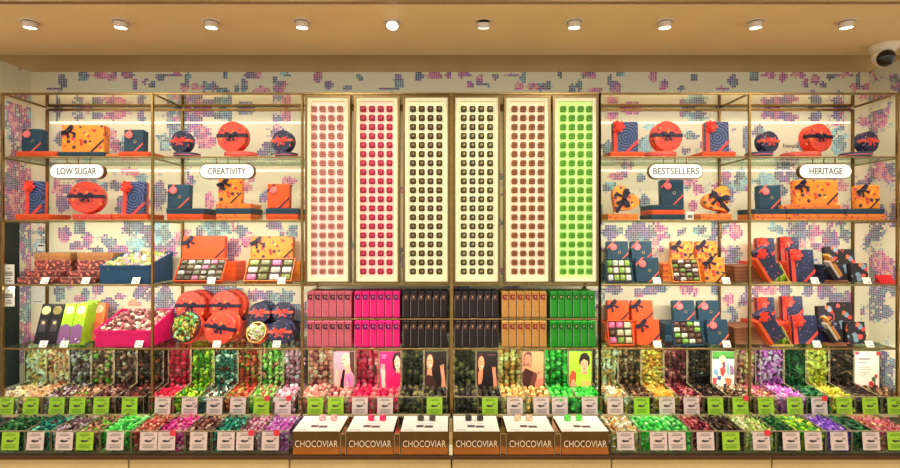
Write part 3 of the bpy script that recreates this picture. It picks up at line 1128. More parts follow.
def card(px, py, d, label, lime, group, w=.100, h=.118, sticker=False, tilt=10, size='bin'):
    m = lime_card if lime else pink_card
    t = thing('price_card', label, 'price card', (wx(px, d), d, wz(py, d) - h / 2), (R(-tilt), 0, 0), group)
    k = ('card', lime, w, h)

    def f():
        b = MB()
        b.box(-w / 2, w / 2, 0, .002, 0, h)
        r = random.Random(3)
        for z, ww in ((.90, .5), (.82, .62), (.30, .7), (.22, .55), (.14, .66)):
            b.box(-w * ww / 2, w * ww / 2, -.0008, .0002, h * z - .002, h * z + .002, 1)
        # drawn sweet
        b.prism([(-w * .24, h * .49), (-w * .10, h * .44), (w * .08, h * .455), (w * .22, h * .50), (w * .17, h * .57), (w * .02, h * .545), (-w * .12, h * .58), (-w * .22, h * .56)], -.001, .0002, 2)
        b.prism([(w * .16, h * .60), (w * .34, h * .60), (w * .34, h * .70), (w * .2, h * .68)], -.001, .0002, 1)
        return b
    part('card', k, f, [m, ink_lime if lime else ink_soft, ink], t)
    if sticker:
        part('sticker', ('stk',), lambda: MB().lathe([(.020, 0), (.020, .0015), (0, .0015)], 16, 'y'), red_sticker, t, loc=(w * .36, -.0012, h * .96))
    return t


# hopper limits are pixel columns on the hopper plane; colours: hopper, tray
# (word, sweets colours, shape, portrait key)
K_CREAM = [(226, 204, 150), (240, 228, 196), (196, 150, 96), (210, 170, 90)]
K_PEACH = [(220, 160, 120), (232, 190, 150), (180, 110, 80), (236, 206, 176)]
K_LILAC = [(120, 84, 84), (190, 170, 176), (150, 150, 110), (84, 58, 52)]
K_TANGREEN = [(176, 120, 96), (206, 160, 130), (130, 180, 70), (96, 60, 52)]
K_BROWNPINK = [(108, 62, 52), (170, 110, 100), (190, 160, 140), (72, 44, 40)]
K_COCOA = [(84, 50, 40), (120, 76, 60), (150, 70, 60), (50, 34, 30)]
K_RED = [(206, 28, 66), (226, 44, 80), (170, 18, 50), (236, 80, 110)]
K_LIME = [(156, 196, 40), (90, 160, 40), (206, 206, 70), (60, 120, 36)]
K_TEALW = [(60, 120, 104), (196, 206, 190), (110, 60, 50), (40, 90, 80)]
K_ORANGER = [(206, 84, 60), (220, 130, 90), (150, 150, 60), (180, 50, 50)]
K_LTGREEN = [(150, 196, 90), (206, 220, 140), (90, 160, 80), (220, 130, 110)]
K_PALEPINK = [(224, 170, 184), (206, 140, 160), (150, 70, 90), (240, 210, 212)]
K_RASP = [(206, 30, 76), (226, 60, 100), (240, 120, 130), (180, 20, 60)]
K_ROSE = [(206, 124, 112), (232, 180, 160), (140, 60, 60), (224, 150, 130)]
K_DARK = [(50, 44, 34), (70, 60, 44), (128, 116, 72), (40, 34, 30)]
K_GOLD = [(206, 156, 84), (226, 190, 120), (170, 110, 56), (236, 210, 150)]
K_GREEN = [(40, 170, 50), (80, 206, 80), (26, 120, 40), (130, 220, 110)]
K_MAROON = [(130, 40, 56), (190, 90, 100), (80, 26, 34), (206, 130, 126)]
K_SPECK = [(74, 52, 40), (176, 130, 90), (110, 74, 54), (206, 180, 150)]
K_STICKS = [(224, 172, 70), (206, 146, 50), (236, 200, 110), (190, 124, 44)]
K_BLACK = [(48, 32, 28), (76, 50, 40), (110, 80, 60), (30, 22, 22)]
K_PINKGOLD = [(226, 140, 140), (232, 190, 140), (206, 100, 130), (190, 110, 80)]
K_ORCHID = [(206, 110, 190), (226, 160, 210), (180, 84, 170), (236, 190, 220)]
K_DKGREEN = [(30, 90, 50), (50, 120, 66), (24, 60, 40), (90, 140, 80)]
K_YELLOW = [(214, 196, 60), (230, 216, 100), (176, 150, 40), (200, 180, 90)]
K_VIOLET = [(140, 90, 200), (170, 130, 220), (110, 60, 170), (200, 170, 230)]
K_BRGREEN = [(60, 196, 70), (120, 220, 110), (30, 140, 50), (170, 230, 150)]
K_TEALG = [(40, 140, 120), (120, 200, 170), (90, 70, 60), (30, 100, 90)]
K_MAGPINK = [(220, 50, 140), (236, 110, 170), (180, 30, 110), (240, 160, 180)]
K_BLUSH = [(206, 120, 96), (226, 160, 130), (160, 80, 70), (190, 70, 70)]
K_PALELIME = [(206, 214, 130), (226, 230, 180), (150, 180, 80), (190, 170, 120)]

UP = [  # bank, hopper x0, x1, word, palette, shape, insert, card px or None, lime, sticker
    ('LOW SUGAR', 24, 46.5, 'cream and gold', K_CREAM, 'flake', None, 5, 1, 0),
    ('LOW SUGAR', 46.5, 69, 'peach and tan', K_PEACH, 'flake', None, 30, 1, 0),
    ('LOW SUGAR', 69, 91.6, 'lilac grey and brown', K_LILAC, 'twist', None, 56, 1, 0),
    ('LOW SUGAR', 91.6, 114, 'tan and green', K_TANGREEN, 'twist', None, 76.5, 1, 0),
    ('LOW SUGAR', 114, 137, 'brown and blush', K_BROWNPINK, 'twist', None, 100.5, 1, 0),
    ('LOW SUGAR', 137, 164, 'dark cocoa', K_COCOA, 'twist', None, 129, 1, 0),
    ('CREATIVITY', 168, 191, 'raspberry red', K_RED, 'ball', None, 162, 0, 0),
    ('CREATIVITY', 191, 214, 'lime green', K_LIME, 'twist', None, 189, 0, 0),
    ('CREATIVITY', 214, 238, 'teal and white', K_TEALW, 'twist', None, 214, 0, 0),
    ('CREATIVITY', 238, 261, 'orange red', K_ORANGER, 'twist', None, 237.5, 0, 0),
    ('CREATIVITY', 261, 283.5, 'light green', K_LTGREEN, 'twist', None, 261, 1, 1),
    ('CREATIVITY', 283.5, 304, 'pale pink', K_PALEPINK, 'ball', None, 282.7, 0, 1),
    ('pale pink panel', 308, 332.5, 'rose and cream', K_ROSE, 'cube', None, 315, 1, 0),
    ('pale pink panel', 332.5, 355.5, 'rose', K_ROSE, 'cube', 'p1', 335.5, 1, 0),
    ('raspberry panel', 355.5, 378.5, 'raspberry', K_RASP, 'cube', None, 359.7, 0, 0),
    ('raspberry panel', 378.5, 401.5, 'raspberry pink', K_RASP, 'cube', 'p2', 385, 0, 0),
    ('left dark panel', 401.5, 424, 'dark brown', K_DARK, 'cube', None, None, 0, 0),
    ('left dark panel', 424, 447.5, 'dark brown', K_DARK, 'cube', 'p3', 434.5, 1, 0),
    ('right dark panel', 453.5, 476, 'near black', K_DARK, 'cube', None, None, 0, 0),
    ('right dark panel', 476, 498.5, 'near black', K_DARK, 'cube', 'p4', 490, 1, 0),
    ('tan panel', 498.5, 521.5, 'golden', K_GOLD, 'cube', None, 515, 0, 0),
    ('tan panel', 521.5, 544.5, 'golden tan', K_GOLD, 'cube', 'p5', 541.5, 0, 0),
    ('green panel', 544.5, 568, 'bright green', K_GREEN, 'cube', None, 560, 0, 0),
    ('green panel', 568, 592.5, 'bright green', K_GREEN, 'cube', 'p6', 590, 0, 0),
    ('BESTSELLERS', 597, 618, 'cream and olive', K_CREAM, 'flake', None, 615.5, 0, 0),
    ('BESTSELLERS', 618, 641, 'speckled brown', K_SPECK, 'twist', None, 642, 1, 0),
    ('BESTSELLERS', 641, 663.5, 'gold stick shaped', K_STICKS, 'stick', None, 667.5, 0, 0),
    ('BESTSELLERS', 663.5, 687, 'maroon and pink', K_MAROON, 'twist', None, 692, 0, 0),
    ('BESTSELLERS', 687, 711, 'black cocoa', K_BLACK, 'twist', None, 716, 1, 0),
    ('BESTSELLERS', 711, 735, 'dark and white', K_SPECK, 'twist', 'q1', 741, 1, 1),
    ('BESTSELLERS', 735, 756, 'pink and gold', K_PINKGOLD, 'twist', None, 766.5, 1, 0),
    ('HERITAGE', 759.5, 783.5, 'orchid pink', K_ORCHID, 'flake', None, 795.5, 1, 0),
    ('HERITAGE', 783.5, 806, 'dark green', K_DKGREEN, 'flake', None, 820, 0, 1),
    ('HERITAGE', 806, 829, 'yellow', K_YELLOW, 'flake', None, 845, 1, 0),
    ('HERITAGE', 829, 853.5, 'dark brown striped', K_BLACK, 'stick', None, 871, 1, 0),
    ('HERITAGE', 853.5, 880, 'brown and cream', K_SPECK, 'twist', 'q2', 896, 1, 0),
]
CANDY_CAT = 'sweet'
jr = random.Random(77)
M_RACK = mat((170, 152, 116), .35, 0, .04)
for n, (bank, h0, h1, word, pal, shp, ins, cpx, lime, stk) in enumerate(UP):
    bk = bank + ' bay' if bank.isupper() else 'below the ' + bank
    x0, x1 = wx(h0, DH), wx(h1, DH)
    w = x1 - x0 - .004
    xc = (x0 + x1) / 2
    t = thing('candy_bin', 'clear upper bin of %s sweets, %s' % (word, bk) + (', with a picture card' if ins else ''),
              'candy bin', (xc, DF, Z_UB), group='clear upper bins')
    k = round(w, 3)
    for s in (-1, 1):
        xa = s * (w / 2 - .002)
        sp_ = MB().yprism([(0.002, 0.0), (0.002, Z_UT - Z_UB), (DH - DF, Z_HB - Z_UB), (DH - DF, Z_HT - Z_UB), (.36, Z_HT - Z_UB), (.36, 0)], xa - .0015, xa + .0015).build('side_panel', acrylic, t)
        MB().tube([(xa, .0, 0.004), (xa, .0, Z_UT - Z_UB), (xa, DH - DF - .003, Z_HB - Z_UB + .001), (xa, DH - DF - .003, Z_HT - Z_UB)], .0018, 4).build('panel_edge', M_RACK, sp_)
    MB().box(-w / 2, w / 2, -.003, 0, 0, Z_UT - Z_UB).build('front_panel', acrylic, t)
    MB().box(-w / 2, w / 2, -.0045, .0005, Z_UT - Z_UB, Z_UT - Z_UB + .004).box(-w / 2, w / 2, 0, .36, 0, .003).box(-w / 2, w / 2, .355, .36, .003, Z_HT - Z_UB).build('base', M_RACK, t)
    MB().box(-w / 2 + .004, w / 2 - .004, DH - DF - .003, DH - DF, Z_HB - Z_UB, Z_HT - Z_UB).build('hopper_window', acrylic, t)
    # the sweets themselves: nobody could count them
    pts = []
    sp = {'cube': .0325, 'ball': .034, 'twist': .031, 'stick': .026, 'flake': .029}[shp]
    nx = max(3, int((w - .006) / sp))
    gx = (w - .030) / (nx - 1)

    def put(y, z, jy=.006, jz=.006):
        for i in range(nx):
            pts.append((-w / 2 + .015 + gx * i + jr.uniform(-.007, .007), y + (.014 if shp == 'stick' and y < .1 else 0) + jr.uniform(-jy, jy), z + jr.uniform(-jz, jz)))
    if not ins:
        z = Z_HB - Z_UB - .03
        while z < Z_HT - Z_UB - .012:
            put(.272, z, .006, .008)
            put(.298, z + sp * .5)
            z += sp * .95
    y = .016
    while y < .285:
        zt = .097 + .016 * math.sin(math.pi * min(1, y / .26)) + y * .03 - .014
        put(y, zt)
        put(y + sp * .4, zt - .022)
        y += sp * .92
    for z in (.014, .034, .054, .074):
        put(.018, z)
        put(.040, z + .010)
    o = heap(pts, shp, len(pal), jr, 1.14, weights=[4, 3, 2, 1.5]).build('candy_heap', [candy_mat(c) for c in pal], None, False, (xc, DF, Z_UB + .006))
    tag(o, 'loose %s sweets in an upper bin, %s' % (word, bk) + (', under picture card' if ins else ''), 'sweets')
    o['kind'] = 'stuff'
    if cpx is not None:
        card(cpx, 406.3, DF - .016, '%s price card on upper bin of %s sweets, %s' % ('lime' if lime else 'pale pink', word, bk) + (' (picture)' if ins else ''),
             lime, 'upper bin price cards', .104, .110, stk, 6)

# lower row -----------------------------------------------------------------
DL = 3.28
Z_LB = E - 1.330
LO = [
    ('LOW SUGAR', -14, 25, 'dark green', K_DKGREEN, 'twist'), ('LOW SUGAR', 25, 50.6, 'teal and brown', K_TEALG, 'twist'),
    ('LOW SUGAR', 50.6, 76.6, 'brown and white', K_LILAC, 'twist'), ('LOW SUGAR', 76.6, 100, 'olive and cocoa', K_TANGREEN, 'twist'),
    ('LOW SUGAR', 100, 131, 'bright green', K_BRGREEN, 'stick'), ('LOW SUGAR', 131, 155.5, 'salmon and brown', K_BLUSH, 'twist'),
    ('CREATIVITY', 155.5, 185, 'fuchsia pink', K_MAGPINK, 'twist'), ('CREATIVITY', 185, 211.5, 'brown and olive', K_BROWNPINK, 'twist'),
    ('CREATIVITY', 211.5, 239, 'teal green', K_TEALG, 'twist'), ('CREATIVITY', 239, 261, 'mauve and brown', K_PALEPINK, 'twist'),
    ('CREATIVITY', 261, 289, 'orchid', K_ORCHID, 'twist'),
    ('BESTSELLERS', 611, 640, 'cream', K_CREAM, 'flake'), ('BESTSELLERS', 640, 692, 'bright green', K_BRGREEN, 'ball'),
    ('BESTSELLERS', 692, 717, 'maroon red', K_MAROON, 'twist'), ('BESTSELLERS', 717, 745, 'dark olive brown', K_BLACK, 'twist'),
    ('HERITAGE', 745, 776, 'pale lime and white', K_PALELIME, 'twist'), ('HERITAGE', 776, 797, 'dark olive green', K_DKGREEN, 'twist'),
    ('HERITAGE', 797, 826, 'bright lime', K_LIME, 'ball'), ('HERITAGE', 826, 852, 'violet', K_VIOLET, 'twist'),
    ('HERITAGE', 852, 876, 'bottle green', K_DKGREEN, 'stick'), ('HERITAGE', 876, 912, 'tan and pink', K_PINKGOLD, 'twist'),
]
LOC = [(9.5, 'LOW SUGAR', 'dark green', 1, 0), (34.5, 'LOW SUGAR', 'teal and brown', 0, 0), (63.5, 'LOW SUGAR', 'brown and white', 0, 0),
       (84, 'LOW SUGAR', 'olive and cocoa', 1, 0), (114.5, 'LOW SUGAR', 'bright green', 0, 0), (148, 'LOW SUGAR', 'salmon and brown', 0, 0),
       (166, 'CREATIVITY', 'fuchsia pink', 0, 1), (198, 'CREATIVITY', 'brown and olive', 0, 0), (225.5, 'CREATIVITY', 'teal green', 0, 0),
       (244.5, 'CREATIVITY', 'mauve and brown', 0, 1), (270, 'CREATIVITY', 'orchid', 0, 1),
       (626, 'BESTSELLERS', 'cream', 0, 0), (659, 'BESTSELLERS', 'bright green', 0, 0), (677.5, 'BESTSELLERS', 'bright green', 0, 0),
       (706, 'BESTSELLERS', 'maroon red', 0, 0), (731.5, 'BESTSELLERS', 'dark olive brown', 1, 0), (762, 'HERITAGE', 'pale lime and white', 0, 1),
       (792, 'HERITAGE', 'dark olive green', 0, 0), (814, 'HERITAGE', 'bright lime', 0, 0), (840, 'HERITAGE', 'violet', 0, 0),
       (872, 'HERITAGE', 'bottle green', 0, 0), (897, 'HERITAGE', 'tan and pink', 1, 0)]
seen = {}
for px, bay, word, lime, stk in LOC:
    q = (bay, word)
    seen[q] = seen.get(q, 0) + 1
    extra = ''
    if word == 'bright green' and bay == 'BESTSELLERS':
        extra = 'left ' if seen[q] == 1 else 'right '
    card(px, 441.5, DL - .018, '%s%s price card on the lower bin of %s sweets, %s bay' % (extra, 'lime' if lime else 'pale pink', word, bay), lime,
         'lower bin price cards', .104, .106, stk, 6)
n_single = 0
SHAPE_ME = {}
for bay, p0, p1, word, pal, shp in LO:
    x0, x1 = wx(p0, DL), wx(p1, DL)
    w = x1 - x0 - .004
    xc = (x0 + x1) / 2
    H = .132
    t = thing('candy_bin', 'clear lower bin of %s sweets at the front of the %s bay' % (word, bay), 'candy bin', (xc, DL, Z_LB), group='clear lower bins')
    for s in (-1, 1):
        xa = s * (w / 2 - .002)
        sp_ = MB().yprism([(0.002, 0.0), (0.002, H), (.29, H + .02), (.29, 0)], xa - .0015, xa + .0015).build('side_panel', acrylic, t)
        MB().tube([(xa, .0, .004), (xa, .0, H), (xa, .29, H + .02)], .0020, 4).build('panel_edge', M_RACK, sp_)
    MB().box(-w / 2, w / 2, -.003, 0, 0, H).build('front_panel', acrylic, t)
    MB().box(-w / 2, w / 2, -.0045, .0005, H, H + .004).box(-w / 2, w / 2, 0, .29, 0, .003).box(-w / 2, w / 2, .287, .29, .003, H * .7).build('base', M_RACK, t)
    sp = {'cube': .0285, 'ball': .031, 'twist': .029, 'stick': .027, 'flake': .028}[shp]
    nx = max(3, int((w - .012) / sp))
    gx = (w - .032) / (nx - 1)
    pts, tops = [], []
    stk_y = .014 if shp == 'stick' else 0

    def put(y, z, dst, jy=.006, jz=.005):
        for i in range(nx):
            dst.append((-w / 2 + .016 + gx * i + jr.uniform(-.004, .004), y + stk_y + jr.uniform(-jy, jy), z + jr.uniform(-jz, jz)))
    y, rowi = .018, 0
    while y < .275:
        zt = H - .020 + .016 * math.sin(math.pi * min(1, y / .30)) - .004
        put(y, zt, tops if rowi in (2, 3, 4) else pts)
        put(y + sp * .4, zt - .024, pts)
        y += sp * .92
        rowi += 1
    for z in (.014, .034, .054, .074, .092):
        put(.018, z, pts)
        put(.042, z + .012, pts)
    o = heap(pts, shp, len(pal), jr, weights=[4, 3, 2, 1.5]).build('candy_heap', [candy_mat(c) for c in pal], None, False, (xc, DL, Z_LB + .004))
    tag(o, 'loose mass of %s sweets filling the clear lower bin, %s bay' % (word, bay), 'sweets')
    o['kind'] = 'stuff'
    # the sweets on top of the heap, one by one
    jr.shuffle(tops)
    for i, p in enumerate(tops[:14]):
        c = jr.choices(pal, [4, 3, 2, 1.5])[0]
        kk = (shp, c)
        if kk not in SHAPE_ME:
            SHAPE_ME[kk] = TEMPL[shp].mesh('wrapped_sweet', candy_mat(c))
        q = link('wrapped_sweet', SHAPE_ME[kk], None, (xc + p[0], DL + p[1], Z_LB + .004 + p[2]), rnd_rot(jr, shp).to_euler())
        tag(q, 'single wrapped sweet atop the %s heap in the lower %s bins' % (word, bay), CANDY_CAT, 'sweets atop the lower bin heaps')
        n_single += 1
    for p in tops[14:]:
        c = jr.choices(range(len(pal)), [4, 3, 2, 1.5])[0]
        M = Matrix.Translation(p) @ rnd_rot(jr, shp)
        bm_ = MB()
        bm_.add(TEMPL[shp].v, TEMPL[shp].f, c, M)
        # these join the loose mass below
        me = o.data
        tmp = bm_.mesh('more', [candy_mat(cc) for cc in pal])
        bmj = bmesh.new()
        bmj.from_mesh(me)
        bmj.from_mesh(tmp)
        bmj.to_mesh(me)
        bmj.free()
        bpy.data.meshes.remove(tmp)
print('single sweets', n_single)


# ------------------------------------------------------------------ picture cards in the hoppers
def ell(cx, cz, rx, rz, n=16, rot=0):
    out = []
    for k in range(n):
        a = 2 * math.pi * k / n
        x, z = rx * math.cos(a), rz * math.sin(a)
        out.append((cx + x * math.cos(rot) - z * math.sin(rot), cz + x * math.sin(rot) + z * math.cos(rot)))
    return out


SK, SKD = (226, 160, 124), (190, 116, 86)
ART = {
    'p1': ('portrait card of a woman with dark hair, chin raised, on pale pink', (230, 136, 150), [
        ([(.78, 1), (1, 1), (1, .35), (.84, .5), (.74, .8)], (70, 36, 30)),
        ([(.40, .90), (.55, .96), (.76, .92), (.80, .66), (.66, .58), (.52, .60), (.44, .66)], (240, 184, 150)),
        ([(.55, .62), (.78, .70), (.76, .40), (.58, .40)], (226, 160, 130)),
        ([(.30, .0), (.34, .20), (.46, .52), (.56, .50), (.52, .26), (.58, .0)], (24, 18, 22)),
        ([(.50, .22), (.66, .40), (.88, .40), (1, .28), (1, 0), (.50, 0)], (206, 110, 150)),
        ([(.04, 0), (.08, .34), (.14, .52), (.24, .50), (.24, .22), (.30, 0)], (236, 168, 140)),
        (ell(.50, .78, .05, .018), (120, 50, 40)), (ell(.47, .68, .035, .018), (200, 60, 70)),
        ([(.70, .34), (.80, .32), (.84, .18), (.72, .16)], (150, 90, 150)), ([(.60, .20), (.70, .22), (.66, .06)], (240, 170, 150))]),
    'p2': ('portrait card of a woman with a black bob on magenta', (238, 24, 90), [
        ([(.62, .58), (.60, .80), (.70, .96), (.88, 1), (1, .98), (1, .50), (.76, .46)], (44, 22, 26)),
        (ell(.86, .70, .14, .19, rot=.15), (240, 180, 150)),
        ([(.62, .62), (.64, .88), (.84, .98), (.80, .86), (.72, .76), (.70, .52)], (44, 22, 26)),
        ([(.80, .56), (.96, .56), (.98, .40), (.78, .40)], (226, 156, 130)),
        ([(.40, 0), (.50, .30), (.76, .44), (1, .42), (1, 0)], (222, 18, 80)),
        ([(.10, 0), (.08, .30), (.04, .52), (.10, .58), (.16, .50), (.22, .56), (.28, .48), (.26, .20), (.32, 0)], (246, 178, 160)),
        ([(.10, .52), (.06, .66), (.12, .68), (.15, .54)], (246, 178, 160)), ([(.18, .52), (.18, .66), (.24, .66), (.24, .52)], (246, 178, 160)),
        (ell(.80, .74, .025, .012), (50, 24, 26)), (ell(.93, .75, .025, .012), (50, 24, 26)), (ell(.86, .615, .05, .016), (190, 30, 50)), (ell(.875, .68, .014, .03), (220, 150, 122)),
        ([(.10, .88), (.34, .88), (.34, .91), (.10, .91)], (250, 120, 170)), ([(.10, .82), (.28, .82), (.28, .85), (.10, .85)], (250, 120, 170))]),
    'p3': ('portrait card of a smiling woman on black, left of centre post', (30, 18, 16), [
        ([(.04, .40), (.04, .86), (.16, .98), (.34, .94), (.44, .74), (.40, .50)], (70, 36, 24)),
        (ell(.22, .72, .15, .20, rot=-.1), (226, 150, 110)),
        ([(.06, .30), (.12, .56), (.30, .54), (.34, .34)], (206, 128, 92)),
        ([(0, 0), (0, .30), (.14, .38), (.34, .34), (.50, .20), (.56, 0)], (60, 32, 30)),
        ([(.76, 0), (.78, .30), (.72, .50), (.80, .56), (.90, .50), (.94, .28), (1, 0)], (214, 136, 100)),
        ([(.74, .48), (.70, .62), (.76, .64), (.80, .52)], (214, 136, 100)), ([(.82, .52), (.82, .66), (.88, .66), (.88, .50)], (214, 136, 100)),
        (ell(.17, .76, .025, .012), (40, 20, 18)), (ell(.30, .76, .025, .012), (40, 20, 18)), (ell(.25, .63, .06, .02), (236, 220, 206)), (ell(.25, .70, .014, .03), (190, 110, 80))]),
    'p4': ('portrait card of a smiling woman on black, right of centre post', (26, 14, 14), [
        ([(.02, .30), (.02, .80), (.10, .94), (.28, .94), (.38, .78), (.34, .44)], (60, 30, 22)),
        (ell(.20, .68, .15, .20, rot=-.12), (224, 140, 100)),
        ([(.04, .04), (.04, .40), (.12, .52), (.28, .50), (.26, .26), (.18, .06)], (208, 124, 86)),
        ([(0, 0), (0, .10), (.2, .14), (.34, 0)], (40, 20, 20)),
        ([(.80, 0), (.80, .26), (.76, .46), (.84, .52), (.92, .44), (.96, .24), (1, .06), (1, 0)], (204, 124, 92)),
        ([(.76, .44), (.74, .58), (.79, .60), (.83, .48)], (204, 124, 92)), ([(.85, .48), (.86, .60), (.91, .58), (.91, .46)], (204, 124, 92)),
        (ell(.16, .73, .022, .012), (40, 20, 18)), (ell(.28, .73, .022, .012), (40, 20, 18)), (ell(.24, .60, .05, .018), (236, 210, 196)), (ell(.235, .67, .014, .03), (186, 104, 74)),
        ([(.50, .90), (.90, .90), (.90, .92), (.50, .92)], (110, 80, 70))]),
    'p5': ('portrait card of a moustached man in dark scarf on tan', (226, 140, 96), [
        ([(.02, .60), (.04, .90), (.20, 1), (.42, .98), (.46, .78), (.40, .58)], (110, 66, 50)),
        (ell(.26, .76, .17, .20, rot=-.1), (206, 116, 90)),
        ([(0, 0), (0, .44), (.12, .56), (.36, .50), (.52, .46), (.60, .20), (.56, 0)], (58, 26, 24)),
        ([(.30, .0), (.40, .28), (.56, .46), (.70, .40), (.62, 0)], (96, 48, 38)),
        ([(.56, 0), (.62, .20), (.76, .28), (.94, .36), (1, .30), (1, 0)], (186, 112, 90)),
        ([(.72, .24), (.74, .44), (.80, .50), (.90, .46), (.96, .30)], (220, 136, 110)),
        (ell(.24, .655, .10, .022), (80, 44, 36)), (ell(.19, .80, .025, .012), (50, 26, 24)), (ell(.33, .80, .025, .012), (50, 26, 24)), (ell(.27, .72, .018, .035), (176, 90, 70)),
        ([(.08, .93), (.2, 1), (.40, .98), (.44, .88), (.3, .92)], (84, 56, 48)), (ell(.78, .44, .03, .03), (120, 50, 40))]),
    'p6': ('portrait card of a young man with dark curls on lime', (150, 222, 50), [
        ([(.48, .62), (.44, .76), (.50, .90), (.62, .97), (.80, .96), (.92, .86), (.93, .68), (.86, .58)], (40, 24, 20)),
        (ell(.68, .64, .17, .21, rot=.1), (226, 164, 126)),
        ([(.56, .46), (.80, .46), (.84, .32), (.54, .32)], (206, 136, 100)),
        ([(.30, 0), (.34, .24), (.50, .40), (.84, .38), (1, .30), (1, 0)], (170, 200, 60)),
        ([(.44, .66), (.46, .84), (.62, .92), (.80, .90), (.92, .78), (.84, .74), (.66, .80), (.54, .74)], (40, 24, 20)),
        ([(.02, .10), (.02, .34), (.10, .48), (.22, .50), (.32, .40), (.30, .18), (.20, .06)], (190, 70, 50)),
        ([(.04, 0), (.10, .22), (.22, .26), (.32, .10), (.34, 0)], (216, 150, 110)),
        ([(.50, .0), (.56, .22), (.9, .22), (1, .1), (1, 0)], (206, 170, 90)),
        (ell(.61, .67, .025, .012), (40, 20, 18)), (ell(.76, .68, .025, .012), (40, 20, 18)), (ell(.68, .535, .055, .016), (190, 90, 80)), (ell(.685, .61, .016, .03), (196, 124, 92))]),
    'q1': ('picture card with green band and a fan of coloured wedges on white', (238, 228, 206), [
        ([(0, .80), (1, .80), (1, 1), (0, 1)], (80, 150, 60)), ([(.0, .80), (1, .80), (1, .86), (.0, .86)], (52, 118, 48)),
        (ell(.46, .80, .16, .10), (232, 222, 150)),
        ([(.10, .56), (.28, .46), (.24, .32), (.04, .42)], (120, 160, 190)), ([(.02, .30), (.22, .30), (.14, .08), (.02, .12)], (214, 70, 90)),
        ([(.24, .34), (.42, .34), (.36, .22), (.22, .26)], (70, 90, 140)), ([(.36, .54), (.52, .62), (.62, .48), (.48, .32), (.38, .40)], (200, 70, 60)),
        ([(.66, .68), (.78, .62), (.78, .34), (.66, .40)], (140, 180, 180)), ([(.80, .64), (.96, .60), (.98, .40), (.84, .36)], (150, 110, 150)),
        ([(.56, .28), (.70, .30), (.88, .26), (.84, .10), (.68, .06)], (210, 110, 70)), ([(.44, .70), (.56, .74), (.60, .58), (.50, .56)], (150, 60, 90))]),
    'q2': ('white text card with red flowers along its lower edge', (244, 228, 212), [
        ([(.14, .78), (.62, .78), (.62, .82), (.14, .82)], (140, 120, 120)), ([(.14, .70), (.46, .70), (.46, .73), (.14, .73)], (150, 130, 130)),
        ([(.14, .56), (.60, .56), (.60, .585), (.14, .585)], (190, 170, 160)), ([(.14, .50), (.66, .50), (.66, .525), (.14, .525)], (190, 170, 160)),
        ([(.14, .42), (.56, .42), (.56, .445), (.14, .445)], (190, 170, 160)), ([(.14, .36), (.44, .36), (.44, .385), (.14, .385)], (190, 170, 160)),
        (ell(.10, .06, .12, .07), (210, 40, 70)), (ell(.42, .04, .08, .05), (190, 50, 80)), (ell(.66, .14, .09, .06), (200, 60, 60)), (ell(.80, .06, .1, .06), (210, 50, 60)),
        (ell(.74, .26, .05, .06), (70, 90, 60)), (ell(.86, .34, .06, .05), (206, 60, 80)), ([(.78, .0), (.80, .36), (.83, .36), (.82, 0)], (80, 110, 60)),
        (ell(.06, .97, .10, .05), (206, 70, 100)), (ell(.94, .95, .07, .05), (210, 50, 60))]),
}


def clip01(pts):
    return [(min(.995, max(.005, x)), min(.995, max(.005, z))) for x, z in pts]


for bank, h0, h1, word, pal, shp, ins, cpx, lime, stk in UP:
    if not ins:
        continue
    label, bg, shapes = ART[ins]
    d = DH - .006
    x0, x1 = wx(h0 + 1.2, d), wx(h1 - 1.2, d)
    z0, z1 = wz(388.5, d), wz(351.5, d)
    w, h = x1 - x0, z1 - z0
    t = thing('picture_card', label, 'picture card', ((x0 + x1) / 2, d - .003, z0), group='upright picture cards in the bins')
    MB().box(-w / 2, w / 2, 0, .004, 0, h).build('card', mat(bg, .45, 0, .02), t)
    b = MB()
    ms = []
    for i, (pts, c) in enumerate(shapes):
        mm = mat(c, .5, 0, .03)
        if mm not in ms:
            ms.append(mm)
        b.prism([((x - .5) * w, z * h) for x, z in clip01(pts)], -.0004 * (i + 1), .0005, ms.index(mm))
    b.build('print', ms, t)

# ------------------------------------------------------------------ gift boxes, row by row
Z1, Z2, Z3, Z4 = SH[1] + .001, SH[2] + .001, SH[3] + .001, SH[4] + .001
a = 'L1'
flat('orange', 16, 57, Z1, .040, 3.64, .22, 'flat orange gift box under the left dark teal box, %s' % on(a, 1))
gift('teal', 21, 48, 23.5, Z1 + .040, 3.70, .07, 'dark teal gift box with coral rosette at left on the %s' % on(a, 1), 3)
flat('teal', 58, 104, Z1, .036, 3.64, .22, 'flat dark teal gift box under the wide floral box, %s' % on(a, 1))
flat('floral', 104, 118, Z1, .026, 3.66, .16, 'small flat orange floral box beside the flat teal box, %s' % on(a, 1))
gift('floral', 61, 110, 28, Z1 + .036, 3.70, .07, 'wide orange floral gift box with navy bow on the %s' % on(a, 1), 3)
flat('orange', 118.5, 149, Z1, .038, 3.64, .20, 'flat orange gift box under the right dark teal box, %s' % on(a, 1))
gift('teal', 123.5, 148.5, 23, Z1 + .038, 3.70, .07, 'dark teal gift box with coral rosette at right on the %s' % on(a, 1), 3)

a = 'L2'
for px, dia, st, fpx, fd, lab in ((181, 25, 'navy', 181, 26, 'left'), (282, 24.5, 'navy', 283, 23, 'right')):
    flat_tin(st, fpx, fd, Z1, .034, 3.62, 'small navy round tin lying flat at %s on the %s' % (lab, on(a, 1)))
    tin(st, px, dia, Z1 + .035, 3.68, .06, 'small upright navy round tin with coral bow at %s on the %s' % (lab, on(a, 1)), 4, yaw=-12 if lab == 'left' else -14)
flat_tin('red', 235, 33, Z1, .038, 3.60, 'large red round tin lying flat on the %s' % on(a, 1))
tin('red', 232, 33.5, Z1 + .039, 3.68, .07, 'large upright red round tin with black bow on the %s' % on(a, 1), 4, yaw=-8)

